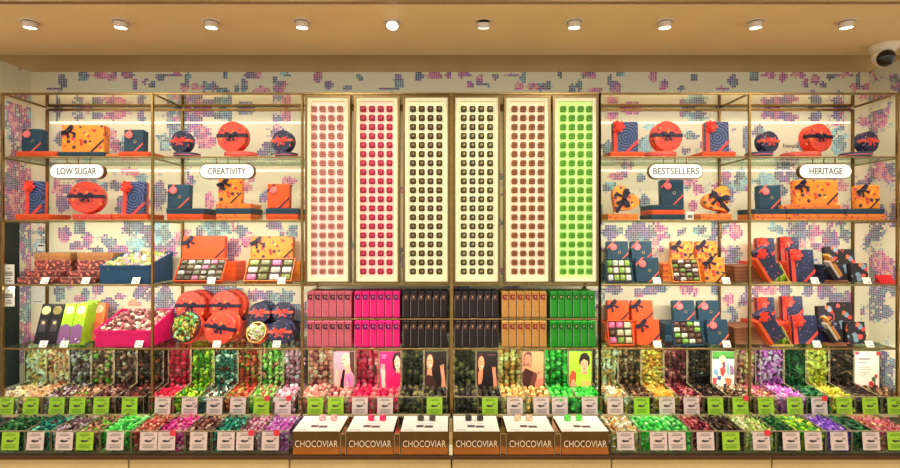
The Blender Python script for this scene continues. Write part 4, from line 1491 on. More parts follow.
a = 'L1'
flat('orange', 15, 48, Z2, .040, 3.63, .22, 'flat orange gift box under the left mandala box, %s' % on(a, 2))
gift('mandala', 25, 48, 33, Z2 + .040, 3.68, .06, 'blue mandala gift box with coral ribbon flower at left, %s' % on(a, 2), 3)
flat('redtin', 72, 111, Z2, .040, 3.63, .22, 'flat red gift box under the red round tin, %s' % on(a, 2))
tin('red', 87.5, 37, Z2 + .041, 3.69, .08, 'large upright red round tin with black bow on the %s' % on(a, 2), 5, yaw=10)
flat('orange', 111.5, 147, Z2, .040, 3.63, .22, 'flat orange gift box under the right mandala box, %s' % on(a, 2))
gift('mandala', 122.5, 149, 32.5, Z2 + .040, 3.68, .06, 'blue mandala gift box with coral ribbon flower at right, %s' % on(a, 2), 3)

a = 'L2'
for x0, x1, b0, b1, hp, st, m, lo, lab in ((167, 193, 166.5, 203, 24, 'teal', 'teal', 'orange', 'dark teal gift box with coral rosette'),
                                          (218, 244.5, 216, 251, 25.5, 'floral', 'teal', 'floral', 'orange floral gift box with navy bow'),
                                          (267, 292, 266, 298, 24.5, 'orange_r', 'teal', 'orange', 'plain orange gift box with pink rosette')):
    flat(lo, b0, b1, Z2, .040, 3.63, .22, 'flat %s box at stack bottom under the standing %s one, %s' % (STYLE[lo]['word'], STYLE[st]['word'], on(a, 2)))
    flat(m, b0 - .5, b1 + .5, Z2 + .0405, .038, 3.63, .22, 'flat dark teal box topping the stack under the %s one, %s' % (STYLE[st]['word'], on(a, 2)))
    zz = Z2 + .079
    if st == 'floral':
        flat('floral', b0, b1, zz, .032, 3.64, .2, 'flat orange floral box on the dark teal box in mid %s' % on(a, 2))
        zz += .0325
    gift(st, x0, x1, hp, zz, 3.69, .06, '%s standing on a stack, %s' % (lab, on(a, 2)), 3)

a = 'R1'
for x0, x1, f0, f1, lab in ((611, 638.5, 610.5, 644, 'left'), (702, 729.5, 702, 736, 'right')):
    flat('orange', f0, f1, Z1, .036, 3.63, .22, 'flat orange gift box under the %s mandala box, %s' % (lab, on(a, 1)))
    gift('mandala', x0, x1, 31, Z1 + .036, 3.68, .06, 'blue mandala gift box with coral ribbon flower at %s, %s' % (lab, on(a, 1)), 3)
flat_tin('red', 666, 32, Z1, .040, 3.61, 'large red round tin lying flat on the %s' % on(a, 1))
tin('red', 667, 33.5, Z1 + .041, 3.68, .07, 'large upright red round tin with black bow on the %s' % on(a, 1), 4, yaw=6)
a = 'R2'
for px, dia, fpx, fd, lab in ((769, 25, 766, 26, 'left'), (869, 26, 866, 29, 'right')):
    flat_tin('navy', fpx, fd, Z1, .036, 3.61, 'small navy round tin lying flat at %s on the %s' % (lab, on(a, 1)))
    tin('navy', px, dia, Z1 + .037, 3.68, .07, 'small upright navy round tin with coral bow at %s on the %s' % (lab, on(a, 1)), 4, yaw=14)
flat_tin('red', 812, 37, Z1, .038, 3.61, 'large red round tin lying flat on the %s' % on(a, 1))
tin('red', 818.5, 34, Z1 + .039, 3.68, .09, 'large upright red round tin with black bow on the %s' % on(a, 1), 4, yaw=12)


def heart_pts(s):
    out = []
    for k in range(36):
        u = 2 * math.pi * k / 36
        out.append((s * 16 * math.sin(u) ** 3 / 34, s * (13 * math.cos(u) - 5 * math.cos(2 * u) - 2 * math.cos(3 * u) - math.cos(4 * u)) / 34))
    return out


def heart(px, zb, d, size_px, roll, lab):
    s = size_px * d / F
    t = thing('heart_box', lab, 'gift box', (wx(px, d), d, zb + s * .47), (R(-6), 0, 0))
    k = (round(s, 3), roll)
    Q = Matrix.Rotation(R(roll), 4, 'Y')
    part('lid', ('hl',) + k, lambda: MB().prism(heart_pts(s), 0, .03, 0, Q), P_floral, t)
    part('base', ('hb',) + k, lambda: MB().prism(heart_pts(s * .985), .03, .06, 0, Q), P_floralflat, t)
    part('ribbon', ('hr',) + k, lambda: MB().box(-.012, .012, -.003, .001, -s * .49, s * .33, 0, 0, Q @ Matrix.Rotation(R(-6), 4, 'Y')), P_ribnavy, t)
    part('bow', ('bow', .10), lambda: bow_mb(.10), P_ribnavy, t, loc=(0, -.003, .01), rot=(0, R(roll + 50), 0))
    return t


a = 'R1'
flat('floral', 608, 638.5, Z2, .042, 3.63, .2, 'flat orange box under the left heart shaped box, %s' % on(a, 2))
heart(624, Z2 + .040, 3.69, 31, 38, 'orange floral heart shaped box with navy ribbon at left, %s' % on(a, 2))
flat('floral', 701, 732, Z2, .042, 3.63, .2, 'flat orange box under the right heart shaped box, %s' % on(a, 2))
heart(719, Z2 + .040, 3.69, 31, -32, 'orange floral heart shaped box with navy ribbon at right, %s' % on(a, 2))
flat('teal', 651, 685, Z2, .037, 3.63, .22, 'flat dark teal box at the bottom of the middle stack, %s' % on(a, 2))
flat('orange', 651.5, 685, Z2 + .0375, .030, 3.63, .22, 'flat orange box between two teal boxes, %s' % on(a, 2))
flat('teal', 651.5, 684, Z2 + .068, .034, 3.63, .22, 'flat dark teal box on top of the middle stack, %s' % on(a, 2))
gift('teal', 658, 684, 25, Z2 + .1025, 3.68, .06, 'dark teal gift box with coral rosette standing on the middle stack, %s' % on(a, 2), 3)
a = 'R2'
for i, (p0, p1, lo) in enumerate(((754.5, 786.5, 'floral'), (787, 845, 'floral'), (845.5, 885, 'floral'))):
    nm = ('left', 'middle', 'right')[i]
    flat(lo, p0, p1, Z2, .040, 3.63, .22, '%s flat orange box in the bottom layer, %s' % (nm, on(a, 2)))
    flat('teal', p0, p1, Z2 + .0405, .034, 3.63, .22, '%s flat dark teal box in the upper layer, %s' % (nm, on(a, 2)))
zz = Z2 + .0755
gift('teal', 754.5, 781.5, 23.5, zz, 3.68, .06, 'dark teal gift box with coral rosette at left, %s' % on(a, 2), 3)
flat('floral', 782, 841, zz, .026, 3.64, .2, 'flat orange floral box under the wide floral box, %s' % on(a, 2))
gift('floral', 790, 838.5, 25, zz + .0265, 3.69, .06, 'wide orange floral gift box with navy bow, %s' % on(a, 2), 3)
gift('floral', 851.5, 880, 23.5, zz, 3.68, .06, 'small orange floral gift box with navy bow at right, %s' % on(a, 2), 3)

# --- third shelf, left: cocoa bars and the blue tub
a = 'L1'
for x0, lab in ((17, 'left'), (60, 'right')):
    for j in range(4):
        flat('kraft' if j == 3 else 'cocoa', x0 + 17, x0 + 53, Z3 + .0505 * j, .050, 3.80, .16, '%s box in back stack of %s cocoa group, %s' % (('lowest patterned', 'second lowest patterned', 'second highest patterned', 'topmost plain brown')[j], lab, on(a, 3)), group='cocoa boxes')
    for j in range(2):
        flat('cocoa', x0 + 8, x0 + 44, Z3 + .0405 * j, .040, 3.71, .085, '%s cocoa patterned box on the middle step of %s group, %s' % (('lower', 'upper')[j], lab, on(a, 3)), group='cocoa boxes')
    flat('cocoa', x0, x0 + 34, Z3, .042, 3.625, .080, 'cocoa patterned box on the front step of %s group, %s' % (lab, on(a, 3)), group='cocoa boxes')


def tub(x0, x1, hf, hb, dep, zb, d, m, lab, inner, pal, shp, cl):
    w = wx(x1, d) - wx(x0, d)
    t = thing('chocolate_tub', lab, 'display tub', ((wx(x0, d) + wx(x1, d)) / 2, d, zb))
    th = .006
    b = MB()
    prof = [(0, 0), (0, hf), (dep, hb), (dep, 0)]
    for s in (-1, 1):
        xa = s * (w / 2 - th / 2)
        b.yprism(prof, xa - th / 2, xa + th / 2)
    b.box(-w / 2 + th, w / 2 - th, 0, th, 0, hf)
    b.box(-w / 2 + th, w / 2 - th, dep - th, dep, 0, hb)
    b.box(-w / 2 + th, w / 2 - th, th, dep - th, 0, th)
    b.build('tub', m, t)
    b = MB()
    b.box(-w / 2 - .004, w / 2 + .004, -.006, -.0005, hf - .018, hf + .003)
    for s in (-1, 1):
        xa = s * (w / 2 + .002)
        b.yprism([(-.002, hf - .018), (-.002, hf + .003), (dep, hb + .003), (dep, hb - .018)], xa - .002, xa + .002)
    b.build('rim', m, t)
    pts = []
    r = random.Random(31)
    nn = int((w - .03) / .03)
    k = int(dep / .03)
    for j in range(k):
        y = .02 + j * .03
        zt = hf + (hb - hf) * y / dep
        for i in range(nn):
            x = -w / 2 + .022 + (w - .044) * i / (nn - 1)
            pts.append((x + r.uniform(-.004, .004), y + r.uniform(-.004, .004), zt - .012 + r.uniform(-.010, .008) + .012 * math.sin(math.pi * i / (nn - 1))))
            pts.append((x, y, zt - .024))
    o = heap(pts, shp, len(pal), r).build('candy_heap', [candy_mat(c) for c in pal], None, False, tuple(t.location))
    tag(o, cl, 'sweets')
    o['kind'] = 'stuff'


tub(100, 149, .122, .205, .31, Z3, 3.64, P_blue, 'blue tub open at the top at right on the %s' % on(a, 3), white,
    [(226, 206, 206), (200, 190, 120), (214, 170, 190), (180, 200, 120)], 'flake', 'mixed pale sweets heaped in the blue tub on the %s' % on(a, 3))


# tall black, green and orange leaning boxes
def tall(x0, x1, hpx, zb, d, dep, cols, lab, tilt=19):
    w = (x1 - x0) * d / F * .96
    h = hpx * d / F
    t = thing('chocolate_box', lab, 'chocolate box', (wx((x0 + x1) / 2, d), d, zb + dep * math.sin(R(tilt))), (R(-tilt), 0, 0), 'tall leaning boxes on the low sugar shelf')
    c, c2, seal = cols
    k = ('tall', cols, round(w, 4), round(h, 3), dep)
    part('carton', k, lambda: MB().box(-w / 2, w / 2, 0, dep, 0, h, 0, .002), mat(c, .4, 0, .05), t)
    part('seal', ('tseal', seal), lambda: MB().lathe([(.030, 0), (.030, .002), (.026, .003), (0, .003)], 22, 'y'), mat(seal, .35, .3, .1), t, loc=(0, 0, h * .83))
    if c2:
        part('label_panel', ('tlab', c2) + k, lambda: MB().prism([(-w / 2, 0), (w / 2, 0), (w / 2, h * .42), (0, h * .50), (-w / 2, h * .42)], -.0012, .0005), spots(c2, [(206, 180, 206), (60, 30, 60), (150, 110, 160)], 36, .32), t)
    else:
        part('label_panel', ('tlab2',) + k, lambda: MB().prism([(-w * .3, h * .30), (w * .3, h * .30), (w * .3, h * .60), (-w * .3, h * .60)], -.0012, .0005).lathe([(.012, .0), (.012, .0022), (0, .0022)], 14, 'y', 1, Matrix.Translation((0, 0, h * .52))), [mat((66, 60, 66), .5, 0, .1), mat((196, 180, 120), .4, .2, .05)], t)


BLK = ((32, 28, 30), None, (206, 190, 130))
BLK2 = ((32, 28, 30), None, (130, 116, 60))
GRN = ((150, 196, 36), (120, 76, 120), (230, 232, 150))
ORG = ((226, 120, 70), (206, 96, 60), (236, 190, 150))
tall(32.5, 44, 40.5, Z4, 3.66, .05, BLK, 'tall black box with pale gold seal leaning at far left, %s' % on(a, 4))
tall(44, 55.5, 40.5, Z4, 3.66, .05, BLK2, 'tall black box with dull olive seal, second from left, %s' % on(a, 4))
tall(56, 67.5, 40.5, Z4, 3.66, .05, GRN, 'tall green box beside the black boxes on the %s' % on(a, 4))
tall(68, 79.5, 40.5, Z4, 3.66, .05, GRN, 'tall green box at front right of the leaning row, %s' % on(a, 4))
for i in range(2):
    tall(72.5 + 5.5 * i, 84 + 5.5 * i, 40.5, Z4, 3.72 + .06 * i, .05, GRN, 'tall green box %s row back behind the front green box, %s' % (('one', 'two')[i], on(a, 4)))
tall(87, 100, 38, Z4, 3.80, .04, ORG, 'tall orange box behind the green boxes on the %s' % on(a, 4), 16)
tub(95, 150, .108, .215, .31, Z4, 3.64, P_magenta, 'magenta tub open at the top at right on the %s' % on(a, 4), white,
    [(196, 140, 130), (120, 70, 60), (226, 200, 180), (170, 90, 100)], 'ball', 'brown and pink sweets heaped in the magenta tub, %s' % on(a, 4))


# --- open boxes with chocolates in a grid
def open_box(x0, x1, hpx, zb, d, nx, nz, pal, m, lab, clab, tilt=35, dep=.032, weights=None, shp='sq', cat='gift box', diag=False):
    w = (x1 - x0) * d / F
    h = hpx * d / F / math.cos(R(tilt)) * .93
    t = thing('open_gift_box', lab, cat, (wx((x0 + x1) / 2, d), d, zb + dep * math.sin(R(tilt))), (R(-tilt), 0, 0))
    th = .006
    k = ('open', lab)

    def fb():
        b = MB()
        b.box(-w / 2, w / 2, dep - th, dep, 0, h)
        b.box(-w / 2, -w / 2 + th, 0, dep - th, 0, h)
        b.box(w / 2 - th, w / 2, 0, dep - th, 0, h)
        b.box(-w / 2 + th, w / 2 - th, 0, dep - th, 0, th)
        b.box(-w / 2 + th, w / 2 - th, 0, dep - th, h - th, h)
        return b
    part('tray', k, fb, m, t)

    def fl():
        b = MB()
        b.box(-w / 2 + th, w / 2 - th, dep * .55, dep - th, th, h - th)
        for i in range(1, nx):
            x = -w / 2 + th + (w - 2 * th) * i / nx
            b.box(x - .0015, x + .0015, .006, dep * .55, th, h - th)
        for j in range(1, nz):
            z = th + (h - 2 * th) * j / nz
            b.box(-w / 2 + th, w / 2 - th, .006, dep * .55, z - .0015, z + .0015)
        return b
    part('divider', k + ('l', nx, nz), fl, mat((92, 66, 50), .4, 0, .05), t)
    r = random.Random(nx * 31 + nz + int(x0))
    bpy.context.view_layer.update()
    MW = t.matrix_world.copy()
    cw, ch = (w - 2 * th) / nx, (h - 2 * th) / nz
    s = min(cw, ch) * .42
    for j in range(nz):
        for i in range(nx):
            c = r.choices(pal, weights)[0] if not diag else pal[(i + j) % len(pal)]
            p = MW @ Vector((-w / 2 + th + cw * (i + .5), dep * .5, th + ch * (j + .5)))
            kk = ('cho', round(cw, 4), round(ch, 4), c)
            if kk not in CACHE:
                b = MB()
                b.box(-cw * .40, cw * .40, -.018, 0, -ch * .38, ch * .38, 0, .005)
                b.add(ICO1[0], ICO1[1], 1, Matrix.Translation((0, -.018, 0)) @ Matrix.Diagonal((s * .5, .003, s * .5, 1)))
                CACHE[kk] = b.mesh('chocolate', [candy_mat(c), candy_mat(tuple(min(255, int(q * .7 + 60)) for q in c))])
            o = link('chocolate', CACHE[kk], None, p, t.rotation_euler)
            tag(o, clab, 'chocolate', clab)
    return t


def shelf_tag(px, d, zb, lab, w=.052, h=.046):
    t = thing('price_tag', lab, 'price tag', (wx(px, d), d, zb + .004), (R(-28), 0, 0), 'small white shelf price tags')
    part('card', ('stag',), lambda: MB().box(-w / 2, w / 2, 0, .002, 0, h).box(-w * .36, w * .30, -.0006, .0002, h * .70, h * .76, 1).box(-w * .36, w * .1, -.0006, .0002, h * .5, h * .56, 1).box(w * .0, w * .36, -.0006, .0002, h * .18, h * .34, 1), [white, ink_soft], t)


def riser(style, x0, x1, n, h, zb, d, dep, place):
    for j in range(n):
        nm = ('bottom', 'middle', 'top')[j] if n == 3 else (('lower', 'upper')[j] if n == 2 else 'single')
        flat(style, x0, x1, zb + (h + .0005) * j, h, d, dep, '%s flat %s gift box of the riser stack %s' % (nm, STYLE[style]['word'], place))
    return zb + (h + .0005) * n


a = 'L2'
K_MIX = [(110, 110, 84), (130, 116, 86), (176, 180, 170), (190, 120, 146), (80, 66, 50), (100, 90, 66)]
zz = riser('orange', 186, 236, 3, .0455, Z3, 3.83, .18, 'at left, %s' % on(a, 3))
gift('orange', 181.5, 227, 25, zz, 3.86, .05, 'wide plain orange gift box with navy bow, raised at left, %s' % on(a, 3), 8)
open_box(173, 221, 23.5, Z3, 3.645, 6, 4, K_MIX, P_orange, 'open orange gift box of chocolates at left, %s' % on(a, 3), 'small square chocolate in the left open box, %s' % on(a, 3))
zz = riser('floral', 254, 300, 3, .0455, Z3, 3.83, .18, 'at right, %s' % on(a, 3))
gift('floral', 250, 294.5, 24.5, zz, 3.86, .05, 'wide orange floral gift box with navy bow, raised at right, %s' % on(a, 3), 8)
open_box(243, 291, 24, Z3, 3.645, 4, 3, [(190, 110, 150), (190, 184, 170), (140, 150, 80), (206, 206, 200), (120, 120, 70)], P_floralflat,
         'open floral gift box of chocolates at right, %s' % on(a, 3), 'large square chocolate in the right open box, %s' % on(a, 3))

# round tins of the fourth CREATIVITY shelf
zz = riser('redtin', 180, 238, 2, .062, Z4, 3.84, .17, 'hidden behind red tins, %s' % on(a, 4))
for i, (px, dd, lab) in enumerate(((211.5, 3.935, 'rear left'), (243, 3.935, 'rear right'))):
    pass
tin('red', 190, 33, zz, 3.86, .045, 'upright red round tin at back left on the %s' % on(a, 4), 5, yaw=-6)
tin('red', 199, 33, zz, 3.925, .05, 'red round tin half hidden behind the back left red tin, %s' % on(a, 4), 5, yaw=-6, ribbon=False)
tin('red', 224.5, 33, zz, 3.86, .045, 'upright red round tin at back right on the %s' % on(a, 4), 5, yaw=-6)
tin('red', 232, 33, zz, 3.925, .05, 'red round tin half hidden behind the back right red tin, %s' % on(a, 4), 5, yaw=-6, ribbon=False)
tin('red', 216.5, 34, Z4, 3.67, .045, 'upright red round tin with black bow at the front, %s' % on(a, 4), 11, yaw=-6, roll=8)
tin('red', 224, 34, Z4, 3.745, .045, 'red round tin stacked behind the front red tin, %s' % on(a, 4), 11, yaw=-6, ribbon=False)


def open_tin(px, dia_px, zb, d, dep, rim, lab, pal, clab, tilt=28, yaw=-10):
    r = dia_px * d / F / 2
    t = thing('open_round_tin', lab, 'round tin', (wx(px, d), d, zb + dep * math.sin(R(tilt))), (R(-tilt), 0, R(yaw)))
    MB().lathe([(0, -dep), (r - .003, -dep), (r, -dep + .003), (r, 0), (r - .005, 0), (r - .005, -dep * .55), (0, -dep * .55)], 40, 'y').build('tin', P_redtin_side, t, loc=(0, 0, r))
    MB().lathe([(r - .006, -.002), (r + .002, -.002), (r + .002, .003), (r - .006, .003), (r - .006, -.002)], 40, 'y').build('rim', rim, t, loc=(0, 0, r))
    rr = random.Random(int(px))
    pts = []
    for k in range(int(520 * (r / .11) ** 2 / 4)):
        q = (r - .014) * math.sqrt(rr.random())
        an = rr.uniform(0, 6.283)
        pts.append((q * math.cos(an), rr.uniform(-.016, .012) - .012 * (1 - q / r), q * math.sin(an) + r))
    bpy.context.view_layer.update()
    o = heap(pts, 'flake', len(pal), rr, .78).build('candy_heap', [candy_mat(c) for c in pal], None, False)
    o.location = t.location
    o.rotation_euler = t.rotation_euler
    tag(o, clab, 'sweets')
    o['kind'] = 'stuff'


K_FOIL = [(130, 160, 60), (196, 196, 90), (60, 150, 90), (150, 206, 160), (110, 84, 50), (206, 170, 90)]
open_tin(181.5, 32, Z4, 3.675, .055, P_ribnavy, 'open red round tin tilted at front left, %s' % on(a, 4), K_FOIL, 'green and gold sweets filling the large open tin, %s' % on(a, 4), 24)
zz = riser('navy', 252, 294, 2, .058, Z4, 3.85, .16, 'behind the navy tins, %s' % on(a, 4))
tin('navy', 260, 22.5, zz, 3.86, .05, 'small navy round tin at back left of the navy group, %s' % on(a, 4), 5)
tin('navy', 283, 22.5, zz, 3.86, .05, 'small navy round tin at back right of the navy group, %s' % on(a, 4), 5)
tin('navy', 265, 22.5, zz, 3.93, .05, 'navy round tin half hidden behind back left navy tin, %s' % on(a, 4), 5, ribbon=False)
tin('navy', 279.5, 25, Z4, 3.67, .045, 'navy round tin with coral bow at front right, %s' % on(a, 4), 11)
tin('navy', 283.5, 25, Z4, 3.74, .045, 'navy round tin stacked behind the front navy tin, %s' % on(a, 4), 11, ribbon=False)
open_tin(254, 21, Z4 + .002, 3.675, .05, P_gold, 'small open round tin tilted beside the front navy tin, %s' % on(a, 4), [(230, 196, 206), (240, 236, 226), (170, 190, 90), (206, 214, 150)],
         'pink and white sweets filling the small open tin, %s' % on(a, 4), 24)

# --- right bank, groups of four boxes around an open one


def quad(a, row, zb, xs, style, pal, nx, nz, name, diag=False, rs=None):
    b0, b1, b2, f0, f1, f2 = xs
    w = STYLE[style]['word']
    place = 'at %s, %s' % (name, on(a, row))
    rs = rs or (f0 - 4, f2 - 4)
    zt = riser(style, rs[0], rs[1], 3, .0415, zb, 3.815, .19, place)
    gift(style, b0, b1, 21.5, zt, 3.85, .05, '%s gift box with %s at back left of %s group, %s' % (w, STYLE[style]['decow'], name, on(a, row)), 8)
    gift(style, b1 + .5, b2, 21.5, zt, 3.85, .05, '%s gift box with %s at back right of %s group, %s' % (w, STYLE[style]['decow'], name, on(a, row)), 8)
    open_box(f0, f1, 25, zb, 3.65, nx, nz, pal, STYLE[style]['lid'] if style != 'floral' else P_floralflat, 'open %s gift box of chocolates in the %s group, %s' % (w, name, on(a, row)),
             'chocolate in the open %s box of the %s group, %s' % (w, name, on(a, row)), 20, diag=diag)
    gift(style, f1 + .5, f2, 25, zb, 3.665, .05, '%s gift box with %s at front of %s group, %s' % (w, STYLE[style]['decow'], name, on(a, row)), 10)


quad('R1', 3, Z3, (605.5, 629, 652.5, 607.5, 633.5, 660), 'teal', [(200, 210, 190), (110, 160, 60), (226, 230, 220), (150, 180, 90)], 4, 3, 'left')
quad('R1', 3, Z3, (669.5, 694, 718, 673.5, 701.5, 726), 'floral', [(84, 50, 40), (200, 196, 186), (120, 76, 60), (110, 140, 60)], 4, 5, 'right', True, rs=(663, 706))
quad('R1', 4, Z4, (605.5, 629.5, 653.5, 609, 634.5, 660.5), 'orange', [(120, 150, 60), (200, 180, 140), (90, 60, 44), (210, 110, 150), (190, 196, 160)], 3, 3, 'left')
quad('R1', 4, Z4, (671, 695.5, 720.5, 675, 704.5, 729.5), 'teal', [(84, 54, 44), (120, 170, 60), (206, 210, 190), (100, 70, 56)], 4, 4, 'right', True, rs=(665, 708))
for row, zb in ((3, Z3), (4, Z4)):
    for j in range(5):
        flat('brown', 735 - j * .3, 766, zb + .0235 * j, .023, 3.72, .24, '%s flat brown box of the right end stack, %s' % (('lowest', 'second lowest', 'middle', 'second highest', 'topmost')[j], on('R1', row)), group='flat brown boxes')


# --- HERITAGE bay, book shaped boxes opened like a book
def book(px, zb, d, lab, clab):
    t = thing('open_book_box', lab, 'gift box', (wx(px, d), d, zb), (0, 0, 0))
    Q = Matrix.Translation((-.035, 0, .003)) @ Matrix.Rotation(R(-32), 4, 'Y')
    part('cover', ('bkcov',), lambda: MB().box(.024, .120, -.012, .050, .0, .225, 0, .003, Q), P_starry, t)
    part('spine', ('bksp',), lambda: MB().box(0, .0235, -.020, .054, .0, .190, 0, .003, Q), P_orange, t)
    part('ribbon_flower', ('flo', .066), lambda: flower_mb(.066), P_coralred, t, loc=(-.095, -.022, .20))
    part('tray', ('bktr',), lambda: MB().prism([(-.025, .0), (.105, .0), (.105, .010), (.045, .132), (.035, .132), (-.025, .010)], .045, .07, 0)
         .prism([(-.035, 0), (.115, 0), (.115, .014), (-.035, .014)], -.02, .045, 0).prism([(.10, .014), (.108, .014), (.046, .136), (.038, .136)], -.01, .045), P_gold, t)
    rr = random.Random(int(px + zb * 100))
    pts = []
    for _ in range(60):
        z = .105 * (1 - math.sqrt(1 - rr.random() * .98))
        hw = .058 * (1 - z / .125)
        pts.append((.04 + rr.uniform(-hw, hw), rr.uniform(0, .035), z + .022))
    pal = [(150, 190, 50), (200, 210, 100), (90, 140, 40), (220, 214, 160)]
    o = heap(pts, 'flake', 4, rr, .8).build('candy_heap', [candy_mat(c) for c in pal], None, False, tuple(t.location))
    tag(o, clab, 'sweets')
    o['kind'] = 'stuff'


a = 'R2'
for row, zb, s in ((3, Z3, 0), (4, Z4, 1)):
    zt = riser('redtin', 752 + 2 * s, 790 + 2 * s, 3, .046, zb, 3.82, .18, 'behind the book box, %s' % on(a, row))
    gift('starry', 754, 775.5, 23, zt, 3.85, .05, 'starry blue gift box at back left behind the open book box, %s' % on(a, row), 6)
    gift('starry', 777 + 2 * s, 800 + 4 * s, 24, zt, 3.85, .05, 'starry blue gift box with coral flower at back middle, %s' % on(a, row), 6)
    book(773 + 2 * s, zb, 3.67, 'book shaped starry blue box leaning open at left, %s' % on(a, row), 'green and gold sweets in the open book box, %s' % on(a, row))
    gift('starry', 788 + 2 * s, 816 + 3 * s, 32.5 - 4 * s, zb, 3.70, .05, 'large starry blue gift box with coral flower at the front, %s' % on(a, row), 8)
    # dark poppy boxes
    zt = riser('navy', 823 - 3 * s, 842 - 2 * s, 3, .040, zb, 3.72, .2, 'in the dark group, %s' % on(a, row))
    if not s:
        gift('dark_floral', 822, 839, 17, zt, 3.80, .04, 'narrow dark poppy print box at back left of dark group, %s' % on(a, row), 6)
        gift('dark_floral', 835, 858, 31, zb, 3.86, .05, 'tall dark poppy print box at back right of dark group, %s' % on(a, row), 10)
        gift('dark_floral', 847, 869, 19, zb, 3.70, .05, 'small poppy print box at the front of dark group, %s' % on(a, row), 8)
        tw = thing('open_gift_box', 'dark gift box with slanted orange lid in the dark group, %s' % on(a, row), 'gift box', (wx(840, 3.66), 3.66, zb))
    else:
        gift('dark_floral', 815, 834, 18, zt, 3.80, .04, 'narrow dark poppy print box at back left of dark group, %s' % on(a, row), 6)
        gift('dark_floral', 830, 856, 37, zb, 3.86, .05, 'tall dark poppy print box at back right of dark group, %s' % on(a, row), 10)
        gift('dark_floral', 843, 867, 22, zb, 3.70, .05, 'small poppy print box at the front of dark group, %s' % on(a, row), 8)
        tw = thing('open_gift_box', 'dark gift box with slanted orange lid in the dark group, %s' % on(a, row), 'gift box', (wx(838, 3.66), 3.66, zb))
    Q = Matrix.Rotation(R(-33), 4, 'Y')
    MB().box(-.075, .060, -.0, .05, 0, .020, 0, .002).build('tray', P_brownbox, tw)
    MB().box(.028, .046, -.005, .05, .036, .21, 0, .003, Q).build('lid', spots((206, 130, 40), [(150, 96, 30), (60, 40, 30), (226, 170, 70)], 30, .33), tw)
    MB().box(.012, .0275, -.003, .05, .034, .17, 0, .003, Q).build('liner', mat((206, 190, 170), .4, 0, .04), tw)
    MB().box(-.02, .0115, .0, .05, .034, .13, 0, .003, Q).build('chocolate_tray', P_black, tw)
rb = thing('card', 'small red folded card leaning at the right end of the %s' % on(a, 3), 'card', (wx(887, 3.66), 3.66, Z3))
MB().prism([(-.062, .062), (.044, .062), (.060, .0), (-.040, .0)], 0, .004, 0, Matrix.Rotation(R(-24), 4, 'X')).build('front', mat((214, 36, 44), .5, 0, .04), rb)
MB().prism([(-.05, .056), (.046, .056), (.060, .0), (-.036, .0)], 0, .003, 0, Matrix.Translation((0, .058, 0)) @ Matrix.Rotation(R(20), 4, 'X')).build('back', mat((214, 36, 44), .5, 0, .04), rb)

# small white tags along the shelf edges
for px, row, lab in ((43.5, 3, 'before the left cocoa boxes, third LOW SUGAR shelf'), (84.5, 3, 'before the right cocoa boxes, third LOW SUGAR shelf'), (135, 3, 'before the blue tub, third LOW SUGAR shelf'),
                     (42, 4, 'before the black boxes, fourth LOW SUGAR shelf'), (63, 4, 'before the green boxes, fourth LOW SUGAR shelf'), (138, 4, 'before the magenta tub, fourth LOW SUGAR shelf'),
                     (210.5, 3, 'before the left open box, third CREATIVITY shelf'), (281, 3, 'before the right open box, third CREATIVITY shelf'),
                     (216, 4, 'before the red tins, fourth CREATIVITY shelf'), (276, 4, 'before the navy tins, fourth CREATIVITY shelf'),
                     (657.5, 3, 'before the left group, third BESTSELLERS shelf'), (727, 3, 'before the right group, third BESTSELLERS shelf'),
                     (658, 4, 'before the left group, fourth BESTSELLERS shelf'), (727.5, 4, 'before the right group, fourth BESTSELLERS shelf'),
                     (816, 3, 'before the starry blue boxes, third HERITAGE shelf'), (868, 3, 'before the poppy boxes, third HERITAGE shelf'),
                     (818, 4, 'before the starry blue boxes, fourth HERITAGE shelf'), (871, 4, 'before the poppy boxes, fourth HERITAGE shelf')):
    shelf_tag(px, 3.603, {3: Z3, 4: Z4}[row], 'small white price tag ' + lab)
st_ = thing('price_tag', 'small white box shaped tag beside the middle stack, second BESTSELLERS shelf', 'price tag', (wx(690, 3.61), 3.61, Z2), group=None)
MB().box(-.025, .025, 0, .022, 0, .052, 0, .002).build('block', white, st_)
MB().prism([(-.016, .012), (.016, .012), (.016, .034), (-.016, .034)], -.001, .001).build('print', ink_soft, st_)

# --- left end: dark panel and notices
dk = MB().box(-3.118, -3.095, 3.70, 3.885, E - 1.07, wz(220.5, 3.6), 0, .003).build('trim_6', mat((30, 38, 34), .5, 0, .06))
struct(dk)
for py, lab in ((274.5, 'upper'), (296.5, 'lower')):
    d = 3.63
    h = 20 * d / F
    t = thing('notice_card', '%s white notice card hung on the far left post' % lab, 'notice', (wx(9, d), d, wz(py, d) - h / 2), group='white notices on the left post')
    w = 10 * d / F
    MB().box(-w / 2, w / 2, 0, .004, 0, h).build('card', paperwhite, t)
    b = MB()
    for z, ww in ((.80, .3), (.62, .7), (.54, .76), (.46, .7), (.30, .4), (.18, .6)):
        b.box(-w * ww / 2, w * ww / 2, -.001, .0005, h * z - .003, h * z + .003)
    b.build('print', ink, t)
    MB().tube([(-w * .3, .004, h), (-w * .55, .02, h + .008), (-w * .9, .03, h + .008)], .0015).build('hook', brass, t)
d = DB - .006
t = thing('notice_card', 'white notice on the wallpaper behind the tall black boxes', 'notice', (wx(38, d), d, wz(304, d)))
MB().box(-.052, .052, 0, .005, 0, .128).build('card', paperwhite, t)
MB().box(-.036, .03, -.001, .001, .016, .020).build('print', ink_soft, t)
t = thing('notice_card', 'small notice on the wallpaper above the left cocoa boxes', 'notice', (wx(41, d), d, wz(251, d)))
MB().box(-.03, .03, 0, .005, 0, .055).build('card', paperwhite, t)
MB().box(-.022, .022, -.001, .001, .034, .046).build('print', ink, t)

